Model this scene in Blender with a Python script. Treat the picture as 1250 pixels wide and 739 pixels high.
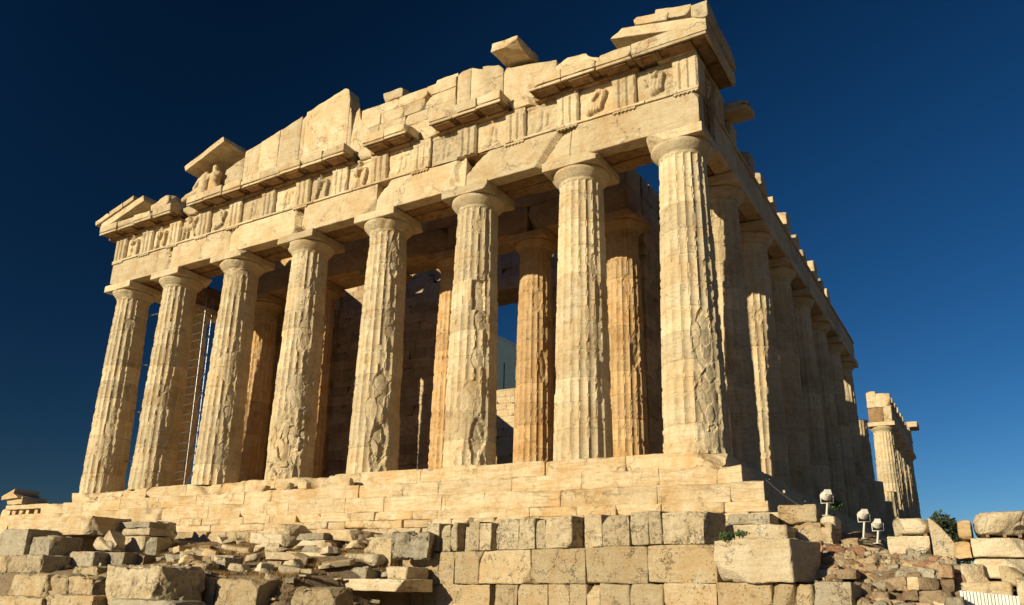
import bpy, math, random
import numpy as np
from mathutils import Matrix, Vector
for o in list(bpy.data.objects): bpy.data.objects.remove(o)
scn = bpy.context.scene
COL = scn.collection
# ------------------------------------------------------------------ camera
W, H = 1250.0, 739.0
CAM = np.array([6.2063, -21.9032, -3.8918]); YAW, PITCH, ROLL = .558439, 1.867753, .0272546
FPX, OX, OY = 978.7225, -22.2645, 53.3633
RM = Matrix.Rotation(YAW, 3, 'Z') @ Matrix.Rotation(PITCH, 3, 'X') @ Matrix.Rotation(ROLL, 3, 'Z')
RN = np.array(RM)
cd = bpy.data.cameras.new('camera'); cam = bpy.data.objects.new('camera', cd); COL.objects.link(cam)
cam.matrix_world = Matrix.Translation(Vector(CAM)) @ RM.to_4x4()
cd.sensor_width = 36; cd.lens = FPX / W * 36; cd.shift_x = -OX / W; cd.shift_y = OY / W
cd.clip_start = .1; cd.clip_end = 5000
scn.camera = cam
# ------------------------------------------------------------------ sky and sun
TRAVEL = Vector((.40, 1.0, -.314)).normalized()
EL = math.asin(-TRAVEL.z); AZ = math.atan2(-TRAVEL.x, -TRAVEL.y)
wd = bpy.data.worlds.new('World'); scn.world = wd; wd.use_nodes = True
nt = wd.node_tree; nt.nodes.clear()
sky = nt.nodes.new('ShaderNodeTexSky'); sky.sky_type = 'NISHITA'; sky.sun_disc = False
sky.sun_elevation = EL; sky.sun_rotation = AZ; sky.air_density = 1.0; sky.dust_density = .1; sky.ozone_density = 4.0; sky.altitude = 1500
hsv = nt.nodes.new('ShaderNodeHueSaturation'); hsv.inputs['Saturation'].default_value = 1.2; hsv.inputs['Hue'].default_value = .499; hsv.inputs['Value'].default_value = .87
gm = nt.nodes.new('ShaderNodeGamma'); gm.inputs[1].default_value = 1.15
bg = nt.nodes.new('ShaderNodeBackground'); bg.inputs['Strength'].default_value = .05
wo = nt.nodes.new('ShaderNodeOutputWorld')
# a polarised sky: darkest at right angles to the sun, brightest opposite it
def wm(op, x, y=None):
    n = nt.nodes.new('ShaderNodeMath'); n.operation = op
    for k, q in enumerate((x, y)):
        if q is None: continue
        if hasattr(q, 'node'): nt.links.new(q, n.inputs[k])
        else: n.inputs[k].default_value = q
    return n.outputs[0]
tc = nt.nodes.new('ShaderNodeTexCoord'); dt = nt.nodes.new('ShaderNodeVectorMath'); dt.operation = 'DOT_PRODUCT'
nt.links.new(tc.outputs['Generated'], dt.inputs[0]); dt.inputs[1].default_value = TRAVEL
c2 = wm('MULTIPLY', dt.outputs['Value'], dt.outputs['Value'])
pol = wm('SUBTRACT', 1.0, wm('MULTIPLY', .74, wm('DIVIDE', wm('SUBTRACT', 1.0, c2), wm('ADD', 1.0, c2))))
sc = nt.nodes.new('ShaderNodeVectorMath'); sc.operation = 'SCALE'
nt.links.new(sky.outputs[0], hsv.inputs['Color']); nt.links.new(hsv.outputs[0], gm.inputs[0]); nt.links.new(gm.outputs[0], sc.inputs[0]); nt.links.new(pol, sc.inputs['Scale'])
nt.links.new(sc.outputs[0], bg.inputs[0]); nt.links.new(bg.outputs[0], wo.inputs[0])
sl = bpy.data.lights.new('sun', 'SUN'); sl.energy = 5.0; sl.angle = math.radians(.5); sl.color = (1, .87, .61)
so = bpy.data.objects.new('sun', sl); COL.objects.link(so); so.rotation_mode = 'QUATERNION'; so.rotation_quaternion = TRAVEL.to_track_quat('-Z', 'Y')
scn.view_settings.view_transform = 'Standard'; scn.view_settings.look = 'None'; scn.view_settings.exposure = .38; scn.view_settings.gamma = 1
scn.cycles.max_bounces = 8; scn.cycles.diffuse_bounces = 7

# ------------------------------------------------------------------ noise and mesh helpers
def _h(ix, iy, iz, s):
    n = (ix * 374761393 + iy * 668265263 + iz * 2147483647 + s * 1274126177) & 0xffffffff
    n = ((n ^ (n >> 13)) * 1274126177) & 0xffffffff
    n = (n ^ (n >> 16)) & 0xffffffff
    return n / 2147483647.5 - 1.0
def vn(P, s=0):
    f = np.floor(P).astype(np.int64); t = P - f; t = t * t * (3 - 2 * t); r = 0
    for a in (0, 1):
        wa = t[:, 0] if a else 1 - t[:, 0]
        for b in (0, 1):
            wb = t[:, 1] if b else 1 - t[:, 1]
            for c in (0, 1):
                wc = t[:, 2] if c else 1 - t[:, 2]
                r = r + wa * wb * wc * _h(f[:, 0] + a, f[:, 1] + b, f[:, 2] + c, s)
    return r
def fbm(P, o=3, s=0):
    r = 0; a = 1.; tot = 0
    for i in range(o):
        r = r + a * vn(P * 2 ** i + 17.3 * i, s + i); tot += a; a *= .5
    return r / tot
def sst(a, b, x):
    t = np.clip((x - a) / (b - a), 0, 1); return t * t * (3 - 2 * t)
def facet(P, s=0, tilt=.9):
    """broken-stone relief: every cell of a jittered lattice is a tilted plane"""
    f = np.floor(P).astype(np.int64); best = np.full(len(P), 9e9); val = np.zeros(len(P))
    for a in (-1, 0, 1):
        for b in (-1, 0, 1):
            for c in (-1, 0, 1):
                i, j, k = f[:, 0] + a, f[:, 1] + b, f[:, 2] + c
                q = np.stack([i + .5 + .45 * _h(i, j, k, s), j + .5 + .45 * _h(i, j, k, s + 1), k + .5 + .45 * _h(i, j, k, s + 2)], 1)
                d = P - q; D = (d * d).sum(1); m = D < best
                g = np.stack([_h(i, j, k, s + 3), _h(i, j, k, s + 4), _h(i, j, k, s + 5)], 1)
                v = _h(i, j, k, s + 6) * .5 + tilt * (d * g).sum(1)
                val = np.where(m, v, val); best = np.where(m, D, best)
    return val
class MB:
    def __init__(s): s.v = []; s.f = []; s.t = []; s.m = []; s.n = 0
    def add(s, V, F, tone=.5, mat=0):
        V = np.asarray(V, float); F = np.asarray(F, np.int64)
        if F.ndim == 1: F = F.reshape(1, -1)
        if F.shape[1] == 3: F = np.c_[F, F[:, 2:3]]
        s.v.append(V); s.f.append(F + s.n); s.t.append(np.full(len(V), tone)); s.m.append(np.full(len(F), mat)); s.n += len(V); return s
    def build(s, name, mats, parent=None, origin=None, smooth=True, label=None, cat=None, group=None, kind=None, autoflat=None):
        V = np.concatenate(s.v); F = np.concatenate(s.f); T = np.concatenate(s.t); Mi = np.concatenate(s.m)
        if origin is None:
            origin = (0, 0, 0) if parent is not None else ((V[:, 0].min() + V[:, 0].max()) / 2, (V[:, 1].min() + V[:, 1].max()) / 2, V[:, 2].min())
        off = np.array(origin, float); base = np.zeros(3)
        q = parent
        while q is not None: base += np.array(q.location); q = q.parent
        if parent is not None: off = base + off
        V = V - off
        me = bpy.data.meshes.new(name)
        tri = F[:, 2] == F[:, 3]
        loops = []; 
        cnt = np.where(tri, 3, 4); st = np.concatenate([[0], np.cumsum(cnt)[:-1]])
        tot = int(cnt.sum()); LI = np.empty(tot, np.int32)
        for k in range(3): LI[st + k] = F[:, k]
        LI[st[~tri] + 3] = F[~tri, 3]
        me.vertices.add(len(V)); me.vertices.foreach_set('co', V.astype(np.float32).ravel())
        me.loops.add(tot); me.loops.foreach_set('vertex_index', LI)
        me.polygons.add(len(F)); me.polygons.foreach_set('loop_start', st.astype(np.int32)); me.polygons.foreach_set('loop_total', cnt.astype(np.int32))
        me.polygons.foreach_set('use_smooth', np.full(len(F), smooth))
        for m in (mats if isinstance(mats, (list, tuple)) else [mats]): me.materials.append(m)
        me.polygons.foreach_set('material_index', Mi.astype(np.int32))
        a = me.attributes.new('tone', 'FLOAT', 'POINT'); a.data.foreach_set('value', T.astype(np.float32))
        me.update(calc_edges=True); me.validate()
        o = bpy.data.objects.new(name, me); COL.objects.link(o)
        if parent is not None: o.parent = parent; o.location = origin if parent is not None and origin != (0, 0, 0) else (0, 0, 0)
        else: o.location = off
        tag(o, label, cat, group, kind); return o
def tag(o, label=None, cat=None, group=None, kind=None):
    if label: o['label'] = label
    if cat: o['category'] = cat
    if group: o['group'] = group
    if kind: o['kind'] = kind
def empty(name, loc, label=None, cat=None, group=None, kind=None):
    o = bpy.data.objects.new(name, None); o.location = loc; o.empty_display_size = .3; COL.objects.link(o); tag(o, label, cat, group, kind); return o
def gridfaces(nu, nv, off=0, flip=False):
    i = np.arange(nu - 1)[:, None] * nv + np.arange(nv - 1)[None]
    q = np.stack([i, i + nv, i + nv + 1, i + 1], -1).reshape(-1, 4) + off
    return q[:, ::-1] if flip else q
def lin(h, n):
    u = np.linspace(-h, h, n)
    if h > .12: u = np.sort(np.concatenate([u, [-h + .012, -h + .035, h - .035, h - .012]]))
    return u
def boxgrid(h, res):
    n = [max(2, int(round(2 * h[k] / res)) + 1) for k in range(3)]
    V = []; F = []; off = 0
    for ax in range(3):
        a, b = (ax + 1) % 3, (ax + 2) % 3
        u = lin(h[a], n[a]); v = lin(h[b], n[b]); n_ = (len(u), len(v)); U, VV = np.meshgrid(u, v, indexing='ij')
        for sg in (-1, 1):
            P = np.zeros((U.size, 3)); P[:, a] = U.ravel(); P[:, b] = VV.ravel(); P[:, ax] = sg * h[ax]
            V.append(P); F.append(gridfaces(n_[0], n_[1], off, sg < 0)); off += len(P)
    return np.concatenate(V), np.concatenate(F)
_seed = [0]
def stone(mb, c, size, rz=0, tx=0, ty=0, fc=0., fs=3., chip=.05, rough=.01, res=.1, seed=None, bites=2, bite=.12, tone=None, wedge=None, mat=0, freq=1., skew=None, post=None):
    """weathered block: rounded and chipped edges, broken corners, rough faces"""
    if seed is None: _seed[0] += 1; seed = _seed[0]
    rg = np.random.RandomState(seed * 7 + 3)
    h = np.array(size, float) / 2; bite = min(bite, 1.1 * h.min()); chip = min(chip, .7 * h.min()); fc = min(fc, .5 * h.min())
    V, F = boxgrid(h, res)
    so = V + rg.uniform(-50, 50, 3)
    r = chip * (.15 + 1.9 * np.clip(fbm(so * (1.1 * freq), 2, seed) + .25, 0, 1)) + .004
    r = np.minimum(r[:, None], (h * .8)[None])
    core = np.clip(V, -(h - r), h - r); d = V - core; L = np.sqrt(((d / r) ** 2).sum(1)); L = np.where(L > 1, L, 1)
    V = core + d / L[:, None]
    for k in range(bites):
        sg = rg.choice([-1, 1], 3); n = rg.uniform(.3, 1, 3) * sg; n /= np.linalg.norm(n)
        cmax = (np.abs(n) * h).sum(); c0 = cmax - rg.uniform(.3, 1.) * bite * 1.6
        dd = V @ n - c0 + .05 * bite / .2 * fbm(so * 5, 3, seed + 5)
        V = V - np.clip(dd, 0, None)[:, None] * n
    if wedge is not None: V = wedge(V, h)
    N = np.stack([fbm(so * 2.2 * freq + 31 * i, 4, seed + 11 * i) for i in range(3)], 1)
    V = V + N * rough * 2.2
    if fc > 0:
        nn = V / (np.abs(V / h).max(1)[:, None] + 1e-6) / h; e = np.sign(V) * (np.abs(V / h) > .9)
        dirn = np.where(np.abs(e).sum(1)[:, None] > 0, e, 0) ; dirn = dirn / np.maximum(np.linalg.norm(dirn, axis=1), 1e-6)[:, None]
        V = V - dirn * (fc * np.clip(facet(so * fs, seed + 60) + .35, 0, 2))[:, None]
    if skew is not None: V[:, 0] += skew * V[:, 2]
    R = np.array(Matrix.Rotation(rz, 3, 'Z') @ Matrix.Rotation(ty, 3, 'Y') @ Matrix.Rotation(tx, 3, 'X'))
    V = V @ R.T + np.array(c)
    if post is not None: V = post(V)
    mb.add(V, F, rg.uniform(0, 1) if tone is None else tone, mat)
    return mb
def span(mb, x0, x1, y0, y1, z0, z1, **k):
    return stone(mb, ((x0 + x1) / 2, (y0 + y1) / 2, (z0 + z1) / 2), (abs(x1 - x0), abs(y1 - y0), abs(z1 - z0)), **k)
def tube(mb, pts, r, n=8, tone=.5, mat=0):
    pts = np.array(pts, float); V = []
    for i, p in enumerate(pts):
        t = pts[min(i + 1, len(pts) - 1)] - pts[max(i - 1, 0)]; t /= np.linalg.norm(t)
        a = np.cross(t, (0, 0, 1) if abs(t[2]) < .9 else (1, 0, 0)); a /= np.linalg.norm(a); b = np.cross(t, a)
        th = np.linspace(0, 2 * np.pi, n + 1); rr = r[i] if hasattr(r, '__len__') else r
        V.append(p + rr * (np.cos(th)[:, None] * a + np.sin(th)[:, None] * b))
    V = np.concatenate(V); mb.add(V, gridfaces(len(pts), n + 1, 0, True), tone, mat)
    for k, fl in ((0, False), (len(pts) - 1, True)):
        c = V[k * (n + 1):(k + 1) * (n + 1) - 1]; ctr = pts[k]
        F = [[0, 1 + (i + 1) % n, 1 + i] if fl else [0, 1 + i, 1 + (i + 1) % n] for i in range(n)]
        mb.add(np.vstack([ctr, c]), np.array(F), tone, mat)
    return mb
def lathe(mb, prof, c, n=64, tone=.5, disp=None, mat=0):
    th = np.linspace(0, 2 * np.pi, n + 1); prof = np.array(prof, float)
    R = prof[:, 0][:, None]; V = np.stack([R * np.cos(th), R * np.sin(th), np.repeat(prof[:, 1][:, None], n + 1, 1)], -1).reshape(-1, 3)
    if disp is not None: V = disp(V)
    mb.add(V + np.array(c), gridfaces(len(prof), n + 1, 0, True), tone, mat); return mb
def ray(u, v):
    return RN @ np.array([(u - W / 2 - OX) / FPX, -(v - H / 2 - OY) / FPX, -1.])
def at(u, v, y):
    d = ray(u, v); return CAM + d * ((y - CAM[1]) / d[1])

# ------------------------------------------------------------------ materials
def ramp(nt, fac, stops):
    r = nt.nodes.new('ShaderNodeValToRGB'); e = r.color_ramp.elements
    while len(e) < len(stops): e.new(.5)
    for k, (p, c) in enumerate(stops): e[k].position = p; e[k].color = (c, c, c, 1) if not hasattr(c, '__len__') else (*c, 1)
    nt.links.new(fac, r.inputs[0]); return r.outputs[0]
def stone_mat(name, cA, cB, cPatina, cDark, patina=.5, dark=.4, bump=.35, scale=1., vstreak=True, tonevar=.25, dth=.54, pit=.0, bed=.35, crackc=.5):
    m = bpy.data.materials.new(name); m.use_nodes = True; t = m.node_tree; N = t.nodes; L = t.links; N.clear()
    out = N.new('ShaderNodeOutputMaterial'); bs = N.new('ShaderNodeBsdfPrincipled'); L.new(bs.outputs[0], out.inputs[0])
    bs.inputs['Roughness'].default_value = .85; bs.inputs['Specular IOR Level'].default_value = .25
    geo = N.new('ShaderNodeNewGeometry'); oi = N.new('ShaderNodeObjectInfo'); at_ = N.new('ShaderNodeAttribute'); at_.attribute_name = 'tone'
    pos = geo.outputs['Position']
    def noise(sc, det=5, rough=.6, vec=pos, dist=0):
        n = N.new('ShaderNodeTexNoise'); n.inputs['Scale'].default_value = sc; n.inputs['Detail'].default_value = det; n.inputs['Roughness'].default_value = rough; n.inputs['Distortion'].default_value = dist
        L.new(vec, n.inputs['Vector']); return n.outputs['Fac']
    def mapv(s):
        a = N.new('ShaderNodeVectorMath'); a.operation = 'MULTIPLY'; L.new(pos, a.inputs[0]); a.inputs[1].default_value = s; return a.outputs[0]
    def mix(f, a, b, mode='MIX'):
        x = N.new('ShaderNodeMix'); x.data_type = 'RGBA'; x.blend_type = mode
        if hasattr(f, 'node'): L.new(f, x.inputs[0])
        else: x.inputs[0].default_value = f
        for s, q in ((6, a), (7, b)):
            if hasattr(q, 'node'): L.new(q, x.inputs[s])
            else: x.inputs[s].default_value = (*q, 1)
        return x.outputs[2]
    def mul(a, b):
        x = N.new('ShaderNodeMath'); x.operation = 'MULTIPLY'
        for s, q in ((0, a), (1, b)):
            if hasattr(q, 'node'): L.new(q, x.inputs[s])
            else: x.inputs[s].default_value = q
        return x.outputs[0]
    big = noise(.35 * scale, 4); med = noise(1.7 * scale, 6, .65, dist=.4); fine = noise(14 * scale, 6, .7)
    col = mix(ramp(t, med, [(.3, 0), (.7, 1)]), cA, cB)
    pat = mul(ramp(t, noise(.8 * scale, 7, .68, dist=.8), [(.47, 0), (.60, 1)]), patina)
    col = mix(pat, col, cPatina)
    if vstreak:
        st = mul(mul(ramp(t, noise(1, 5, .6, mapv((2.6 * scale, 2.6 * scale, .22 * scale))), [(.52, 0), (.7, 1)]), ramp(t, big, [(.4, 0), (.6, 1)])), patina * .9)
        col = mix(st, col, tuple(x * .8 for x in cPatina))
    dk = mul(ramp(t, noise(3.1 * scale, 8, .75, dist=.3), [(dth, 0), (dth + .10, 1)]), dark)
    col = mix(dk, col, cDark)
    # fine speckle, pits and per block tone
    col = mix(mul(ramp(t, fine, [(.35, 1), (.55, 0)]), .22), col, cPatina, 'MULTIPLY')
    # bedding veins and dark hairline cracks
    vein = mul(ramp(t, noise(1, 6, .62, mapv((.7 * scale, .7 * scale, 7. * scale)), dist=1.2), [(.50, 0), (.56, 1), (.62, 0)]), bed)
    col = mix(vein, col, tuple(x * .75 for x in cPatina))
    vo = N.new('ShaderNodeTexVoronoi'); vo.feature = 'DISTANCE_TO_EDGE'; vo.inputs['Scale'].default_value = .9 * scale
    wv = N.new('ShaderNodeVectorMath'); wv.operation = 'ADD'; L.new(pos, wv.inputs[0])
    nn = N.new('ShaderNodeTexNoise'); nn.inputs['Scale'].default_value = 2.2; nn.inputs['Detail'].default_value = 6; nn.inputs['Roughness'].default_value = .7; L.new(pos, nn.inputs['Vector'])
    ws = N.new('ShaderNodeVectorMath'); ws.operation = 'SCALE'; ws.inputs['Scale'].default_value = 1.1; L.new(nn.outputs['Color'], ws.inputs[0]); L.new(ws.outputs[0], wv.inputs[1]); L.new(wv.outputs[0], vo.inputs['Vector'])
    cgate = ramp(t, noise(.9 * scale, 3), [(.48, 0), (.58, 1)])
    ck = mul(ramp(t, vo.outputs[0], [(0, 1), (.012, 0)]), cgate)
    col = mix(mul(ck, crackc), col, tuple(x * .35 for x in cPatina))
    col = mix(mul(ramp(t, noise(22 * scale, 3, .6), [(.30, 1), (.38, 0)]), .5), col, tuple(x * .6 for x in cPatina))
    tv = N.new('ShaderNodeMapRange'); L.new(at_.outputs['Fac'], tv.inputs[0]); tv.inputs[3].default_value = 1 - tonevar; tv.inputs[4].default_value = 1 + tonevar * .35
    cm = N.new('ShaderNodeVectorMath'); cm.operation = 'SCALE'; L.new(col, cm.inputs[0]); L.new(tv.outputs[0], cm.inputs['Scale'])
    L.new(cm.outputs[0], bs.inputs['Base Color'])
    # bump
    crack = mul(ck, -.5)
    if pit:
        pv = N.new('ShaderNodeTexVoronoi'); pv.inputs['Scale'].default_value = 9 * scale; L.new(pos, pv.inputs['Vector'])
        pt = mul(mul(ramp(t, pv.outputs[0], [(.0, 1), (.33, 0)]), ramp(t, noise(2.5 * scale, 3), [(.42, 0), (.6, 1)])), -pit)
        px_ = N.new('ShaderNodeMath'); px_.operation = 'ADD'; L.new(crack, px_.inputs[0]); L.new(pt, px_.inputs[1]); crack = px_.outputs[0]
    ad = N.new('ShaderNodeMath'); ad.operation = 'ADD'; L.new(crack, ad.inputs[0]); L.new(mul(noise(6 * scale, 8, .7), 1.), ad.inputs[1])
    ad2 = N.new('ShaderNodeMath'); ad2.operation = 'ADD'; L.new(ad.outputs[0], ad2.inputs[0]); L.new(mul(noise(30 * scale, 4, .7), .35), ad2.inputs[1])
    bp = N.new('ShaderNodeBump'); bp.inputs['Strength'].default_value = bump; bp.inputs['Distance'].default_value = .06; L.new(ad2.outputs[0], bp.inputs['Height']); L.new(bp.outputs[0], bs.inputs['Normal'])
    return m
def plain(name, c, rough=.6, metal=0, bump=0, scale=8, var=.2):
    m = bpy.data.materials.new(name); m.use_nodes = True; t = m.node_tree; bs = t.nodes['Principled BSDF']
    bs.inputs['Roughness'].default_value = rough; bs.inputs['Metallic'].default_value = metal
    n = t.nodes.new('ShaderNodeTexNoise'); n.inputs['Scale'].default_value = scale; n.inputs['Detail'].default_value = 5
    g = t.nodes.new('ShaderNodeNewGeometry'); t.links.new(g.outputs['Position'], n.inputs['Vector'])
    o = ramp(t, n.outputs['Fac'], [(.3, tuple(x * (1 - var) for x in c)), (.7, tuple(min(1, x * (1 + var)) for x in c))]); t.links.new(o, bs.inputs['Base Color'])
    if bump:
        b = t.nodes.new('ShaderNodeBump'); b.inputs['Strength'].default_value = bump; t.links.new(n.outputs['Fac'], b.inputs['Height']); t.links.new(b.outputs[0], bs.inputs['Normal'])
    return m
M_MARBLE = stone_mat('weathered_marble', (.64, .55, .38), (.57, .46, .29), (.50, .32, .14), (.26, .19, .12), .5, .35, bump=.75)
M_SHAFT = stone_mat('column_marble', (.64, .55, .38), (.57, .47, .30), (.50, .33, .15), (.26, .19, .12), .45, .32, bump=.7)
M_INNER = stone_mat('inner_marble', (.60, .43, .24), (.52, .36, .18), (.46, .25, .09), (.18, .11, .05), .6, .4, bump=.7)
M_CRUST_SHADE = stone_mat('brown_patina_shade_marble', (.40, .27, .14), (.32, .20, .09), (.28, .14, .05), (.09, .06, .035), .6, .6, bump=.8, dth=.5)  # brown crust, made darker to paint shade onto soffits, mutules and frieze backing
M_WALL = stone_mat('cella_marble', (.62, .50, .34), (.54, .41, .25), (.42, .25, .12), (.20, .14, .09), .5, .35, bump=.9, tonevar=.28, dth=.54)
M_STEP = stone_mat('step_marble', (.64, .54, .37), (.57, .45, .28), (.50, .31, .12), (.28, .21, .13), .6, .3, bump=.7, bed=.55, tonevar=.13)
M_POROS = stone_mat('poros_stone', (.56, .47, .31), (.48, .38, .23), (.48, .30, .13), (.14, .12, .08), .45, .6, bump=1., scale=1.5, dth=.58, pit=.8)
M_DARKP = stone_mat('crusted_poros_stone', (.60, .51, .35), (.50, .42, .28), (.38, .27, .14), (.10, .08, .055), .45, .8, bump=1., scale=1.3, dth=.535, pit=.8)
M_GREY = stone_mat('grey_limestone', (.50, .45, .34), (.39, .35, .26), (.38, .26, .14), (.13, .11, .09), .35, .6, bump=1., scale=1.6, dth=.54, pit=.6)
M_WHITE = stone_mat('pale_marble', (.68, .60, .44), (.58, .49, .34), (.52, .36, .18), (.26, .21, .15), .4, .35, bump=.9, scale=1.4, pit=.4)
M_RUBBLE = stone_mat('rubble_stone', (.56, .43, .28), (.46, .34, .21), (.46, .26, .13), (.20, .15, .11), .45, .4, bump=1., scale=2.2, tonevar=.5, pit=.5)
M_RED = stone_mat('red_rubble_stone', (.50, .29, .18), (.44, .25, .15), (.40, .19, .10), (.20, .13, .10), .4, .3, bump=.9, scale=2.2)
M_EARTH = stone_mat('dry_earth', (.36, .28, .19), (.28, .21, .13), (.28, .17, .08), (.12, .09, .06), .5, .5, bump=1., scale=2.5, vstreak=False)
M_GRASS = plain('dry_grass', (.30, .19, .07), .9, scale=3, var=.45)
M_GREEN = plain('green_leaf', (.05, .09, .02), .7, scale=6, var=.4)
M_DKLEAF = plain('dark_leaf', (.035, .05, .02), .7, scale=4, var=.4)
M_BARK = plain('bark', (.12, .08, .05), .9)
M_METAL = plain('grey_steel', (.35, .36, .38), .4, .8)
M_PAINT = plain('white_enamel', (.60, .57, .50), .4, 0, scale=20, var=.06)
M_GLASS = plain('lamp_glass', (.35, .36, .36), .12, 0, var=.05)
M_SHEET = plain('corrugated_metal', (.62, .62, .58), .45, .3, scale=5, var=.12)
M_SHED = plain('blue_grey_cladding', (.028, .042, .055), .6, scale=2, var=.06)
M_SHED.node_tree.nodes['Principled BSDF'].inputs['Specular IOR Level'].default_value = .02; M_SHED.node_tree.nodes['Principled BSDF'].inputs['Roughness'].default_value = 1
M_WOOD = plain('wood_spacer', (.22, .13, .07), .8)
M_CABLE = plain('cable_sheath', (.06, .06, .06), .6)

# ------------------------------------------------------------------ ground
def edge(x):
    x = np.asarray(x, float)
    a = -6. + (3.18 - x) * .24; b = -6.3 + (x + 9) * .10
    t = sst(-9.5, -7.5, x); return b * (1 - t) + np.where(x > 3.2, -6. - (x - 3.2) * .1, a) * t
def gh(x, y):
    x = np.asarray(x, float); y = np.asarray(y, float); e = edge(x); s = y - e
    top = -3.60 + 1.25 * sst(0, 1, (s) / np.maximum(-1.4 - e, .5))
    front = -4.55 - .5 * sst(-9.5, -7, x) - .06 * np.clip(-s, 0, 40)
    left = front + (top - front) * sst(-.9 + .9 * sst(-9.5, -7.5, x), .1 + .5 * sst(-9.5, -7.5, x), s)
    r = sst(3.6, 5., x)
    right = -4.55 + 1.1 * sst(-1.6, 3.2, s)
    z = left * (1 - r) + right * r
    z = z + (-2.4 - z) * sst(0, 2, y) * (1 - r)
    far = np.hypot(x - 6, y + 22)
    return z - .4 * sst(60, 200, far) + 0 * x
def ground_hit(u, v):
    d = ray(u, v); t = 4.
    while t < 80:
        p = CAM + d * t
        if p[2] < float(gh(p[0], p[1])): return p
        t += .02
    return CAM + d * 25
xs = np.concatenate([np.linspace(-900, -60, 18), np.linspace(-55, -30, 20), np.arange(-29, 22, .16), np.linspace(23, 60, 20), np.linspace(80, 900, 14)])
ys = np.concatenate([np.linspace(-300, -40, 10), np.linspace(-36, -13, 16), np.arange(-12, 2, .14), np.linspace(3, 90, 40), np.linspace(120, 1500, 14)])
X, Y = np.meshgrid(xs, ys, indexing='ij'); P = np.stack([X.ravel(), Y.ravel(), np.zeros(X.size)], 1)
Z = gh(P[:, 0], P[:, 1]); nearm = (np.hypot(P[:, 0], P[:, 1] + 5) < 45)
P[:, 2] = Z + np.where(nearm, .10 * fbm(P * .9, 4, 3) + .04 * fbm(P * 5, 2, 9), 0) - .03
MB().add(P, gridfaces(len(xs), len(ys))).build('ground', M_EARTH, origin=(0, 0, 0), kind='structure', label='dry brown rocky ground of the hilltop terrace')

# ------------------------------------------------------------------ the temple
TX = {8: -1.02, 7: -4.68, 6: -8.976, 5: -13.272, 4: -17.568, 3: -21.864, 2: -26.16, 1: -29.82}
T = empty('temple', (-15.4, 34.8, -1.6), 'huge ruined temple of honey coloured marble with fluted columns and broken gable', 'temple')
def curv(x, y): return .05 * (1 - min(((x + 15.44) / 15.44) ** 2, 1)) + .09 * (1 - min(((y - 34.75) / 34.75) ** 2, 1))
# steps: each course one part, its blocks broken along the joints
rg = np.random.RandomState(5)
def worn_edge(yf, z1, xr, amt):
    """front upper edge and right corner worn away unevenly, running on across the joints"""
    def f(V):
        for n, p, a in (((0, -.72, .69), (0, yf, z1), amt), ((.42, -.66, .62), (xr, yf, z1), amt * .95)):
            n = np.array(n) / np.linalg.norm(n); w = np.clip(fbm(V * np.array([.8, .8, .8]), 4, 91) + .12 + .25 * fbm(V * 3.5, 3, 92), 0, 1)
            d = (V - np.array(p)) @ n + a * w; V = V - np.clip(d, 0, None)[:, None] * n * (1 if a == amt else .9)
        return V
    return f
def course(name, x0, x1, yf, z0, z1, depth, side=None, mat=M_STEP, wid=(1.4, 2.9), chip=.03, rough=.011, gaps=(), res=.11, side_len=70, jit=.007, bite=.22, worn=0):
    mb = MB(); x = x0; post = worn_edge(yf, z1 + .04, x1, worn) if worn else None
    while x < x1 - .05:
        w = min(rg.uniform(*wid), x1 - x)
        if x1 - x - w < .5: w = x1 - x
        xm = x + w / 2; c = curv(xm, 0)
        if not any(a < xm < b for a, b in gaps):
            j = rg.uniform(-jit, jit)
            span(mb, x + .004, x + w - .004, yf + j, yf + depth, z0 + c, z1 + c + rg.uniform(-.012, .004), chip=chip * rg.uniform(.2, 1.) * (2.4 if rg.rand() < .12 else 1), rough=rough, res=res, bites=rg.randint(0, 3), bite=bite * rg.uniform(.1, .6) * (2.2 if rg.rand() < .12 else 1), post=post)
        x += w
    if side is not None:                        # the long flank seen at a grazing angle
        y = yf + depth + .01
        while y < side_len:
            w = rg.uniform(*wid); span(mb, side - depth, side + rg.uniform(-jit, jit), y, y + w - .01, z0 + curv(0, y), z1 + curv(0, y), chip=chip, rough=rough, res=.2, bites=1, bite=.1); y += w
    return mb.build(name, mat, T)
course('stylobate', -30.6, .0, 0., -.55, 0, 1.9, side=0., chip=.04, bite=.35, worn=.62)
course('step', -31.6, .7, -.7, -1.07, -.545, .9, side=.7, chip=.03, worn=.40)
course('step', -33.0, 1.4, -1.4, -1.59, -1.065, .9, side=1.4, chip=.03, worn=.32)
course('foundation_course', -32., 1.5, -1.55, -1.86, -1.585, 1.2, side=1.5, chip=.05, wid=(.9, 1.7), mat=M_STEP)
course('foundation_course', -31.5, 1.8, -1.75, -2.12, -1.865, 1.2, side=1.8, chip=.06, wid=(.6, 1.6), mat=M_STEP, jit=.05, rough=.02)
course('foundation_course', -31.5, 1.9, -1.85, -2.55, -2.125, 1.2, side=1.9, chip=.06, wid=(.9, 1.8), mat=M_POROS, jit=.06, rough=.02)
course('foundation_course', -31.5, 2.0, -2.0, -3.1, -2.555, 1.2, side=2.0, chip=.06, wid=(.9, 1.8), mat=M_POROS, jit=.06, rough=.02)
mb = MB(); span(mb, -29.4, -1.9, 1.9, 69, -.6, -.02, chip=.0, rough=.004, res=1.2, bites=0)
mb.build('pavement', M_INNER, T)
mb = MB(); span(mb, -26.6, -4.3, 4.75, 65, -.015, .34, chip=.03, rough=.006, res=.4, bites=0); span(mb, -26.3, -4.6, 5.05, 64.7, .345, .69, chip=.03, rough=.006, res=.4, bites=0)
mb.build('inner_step', M_INNER, T)

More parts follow.
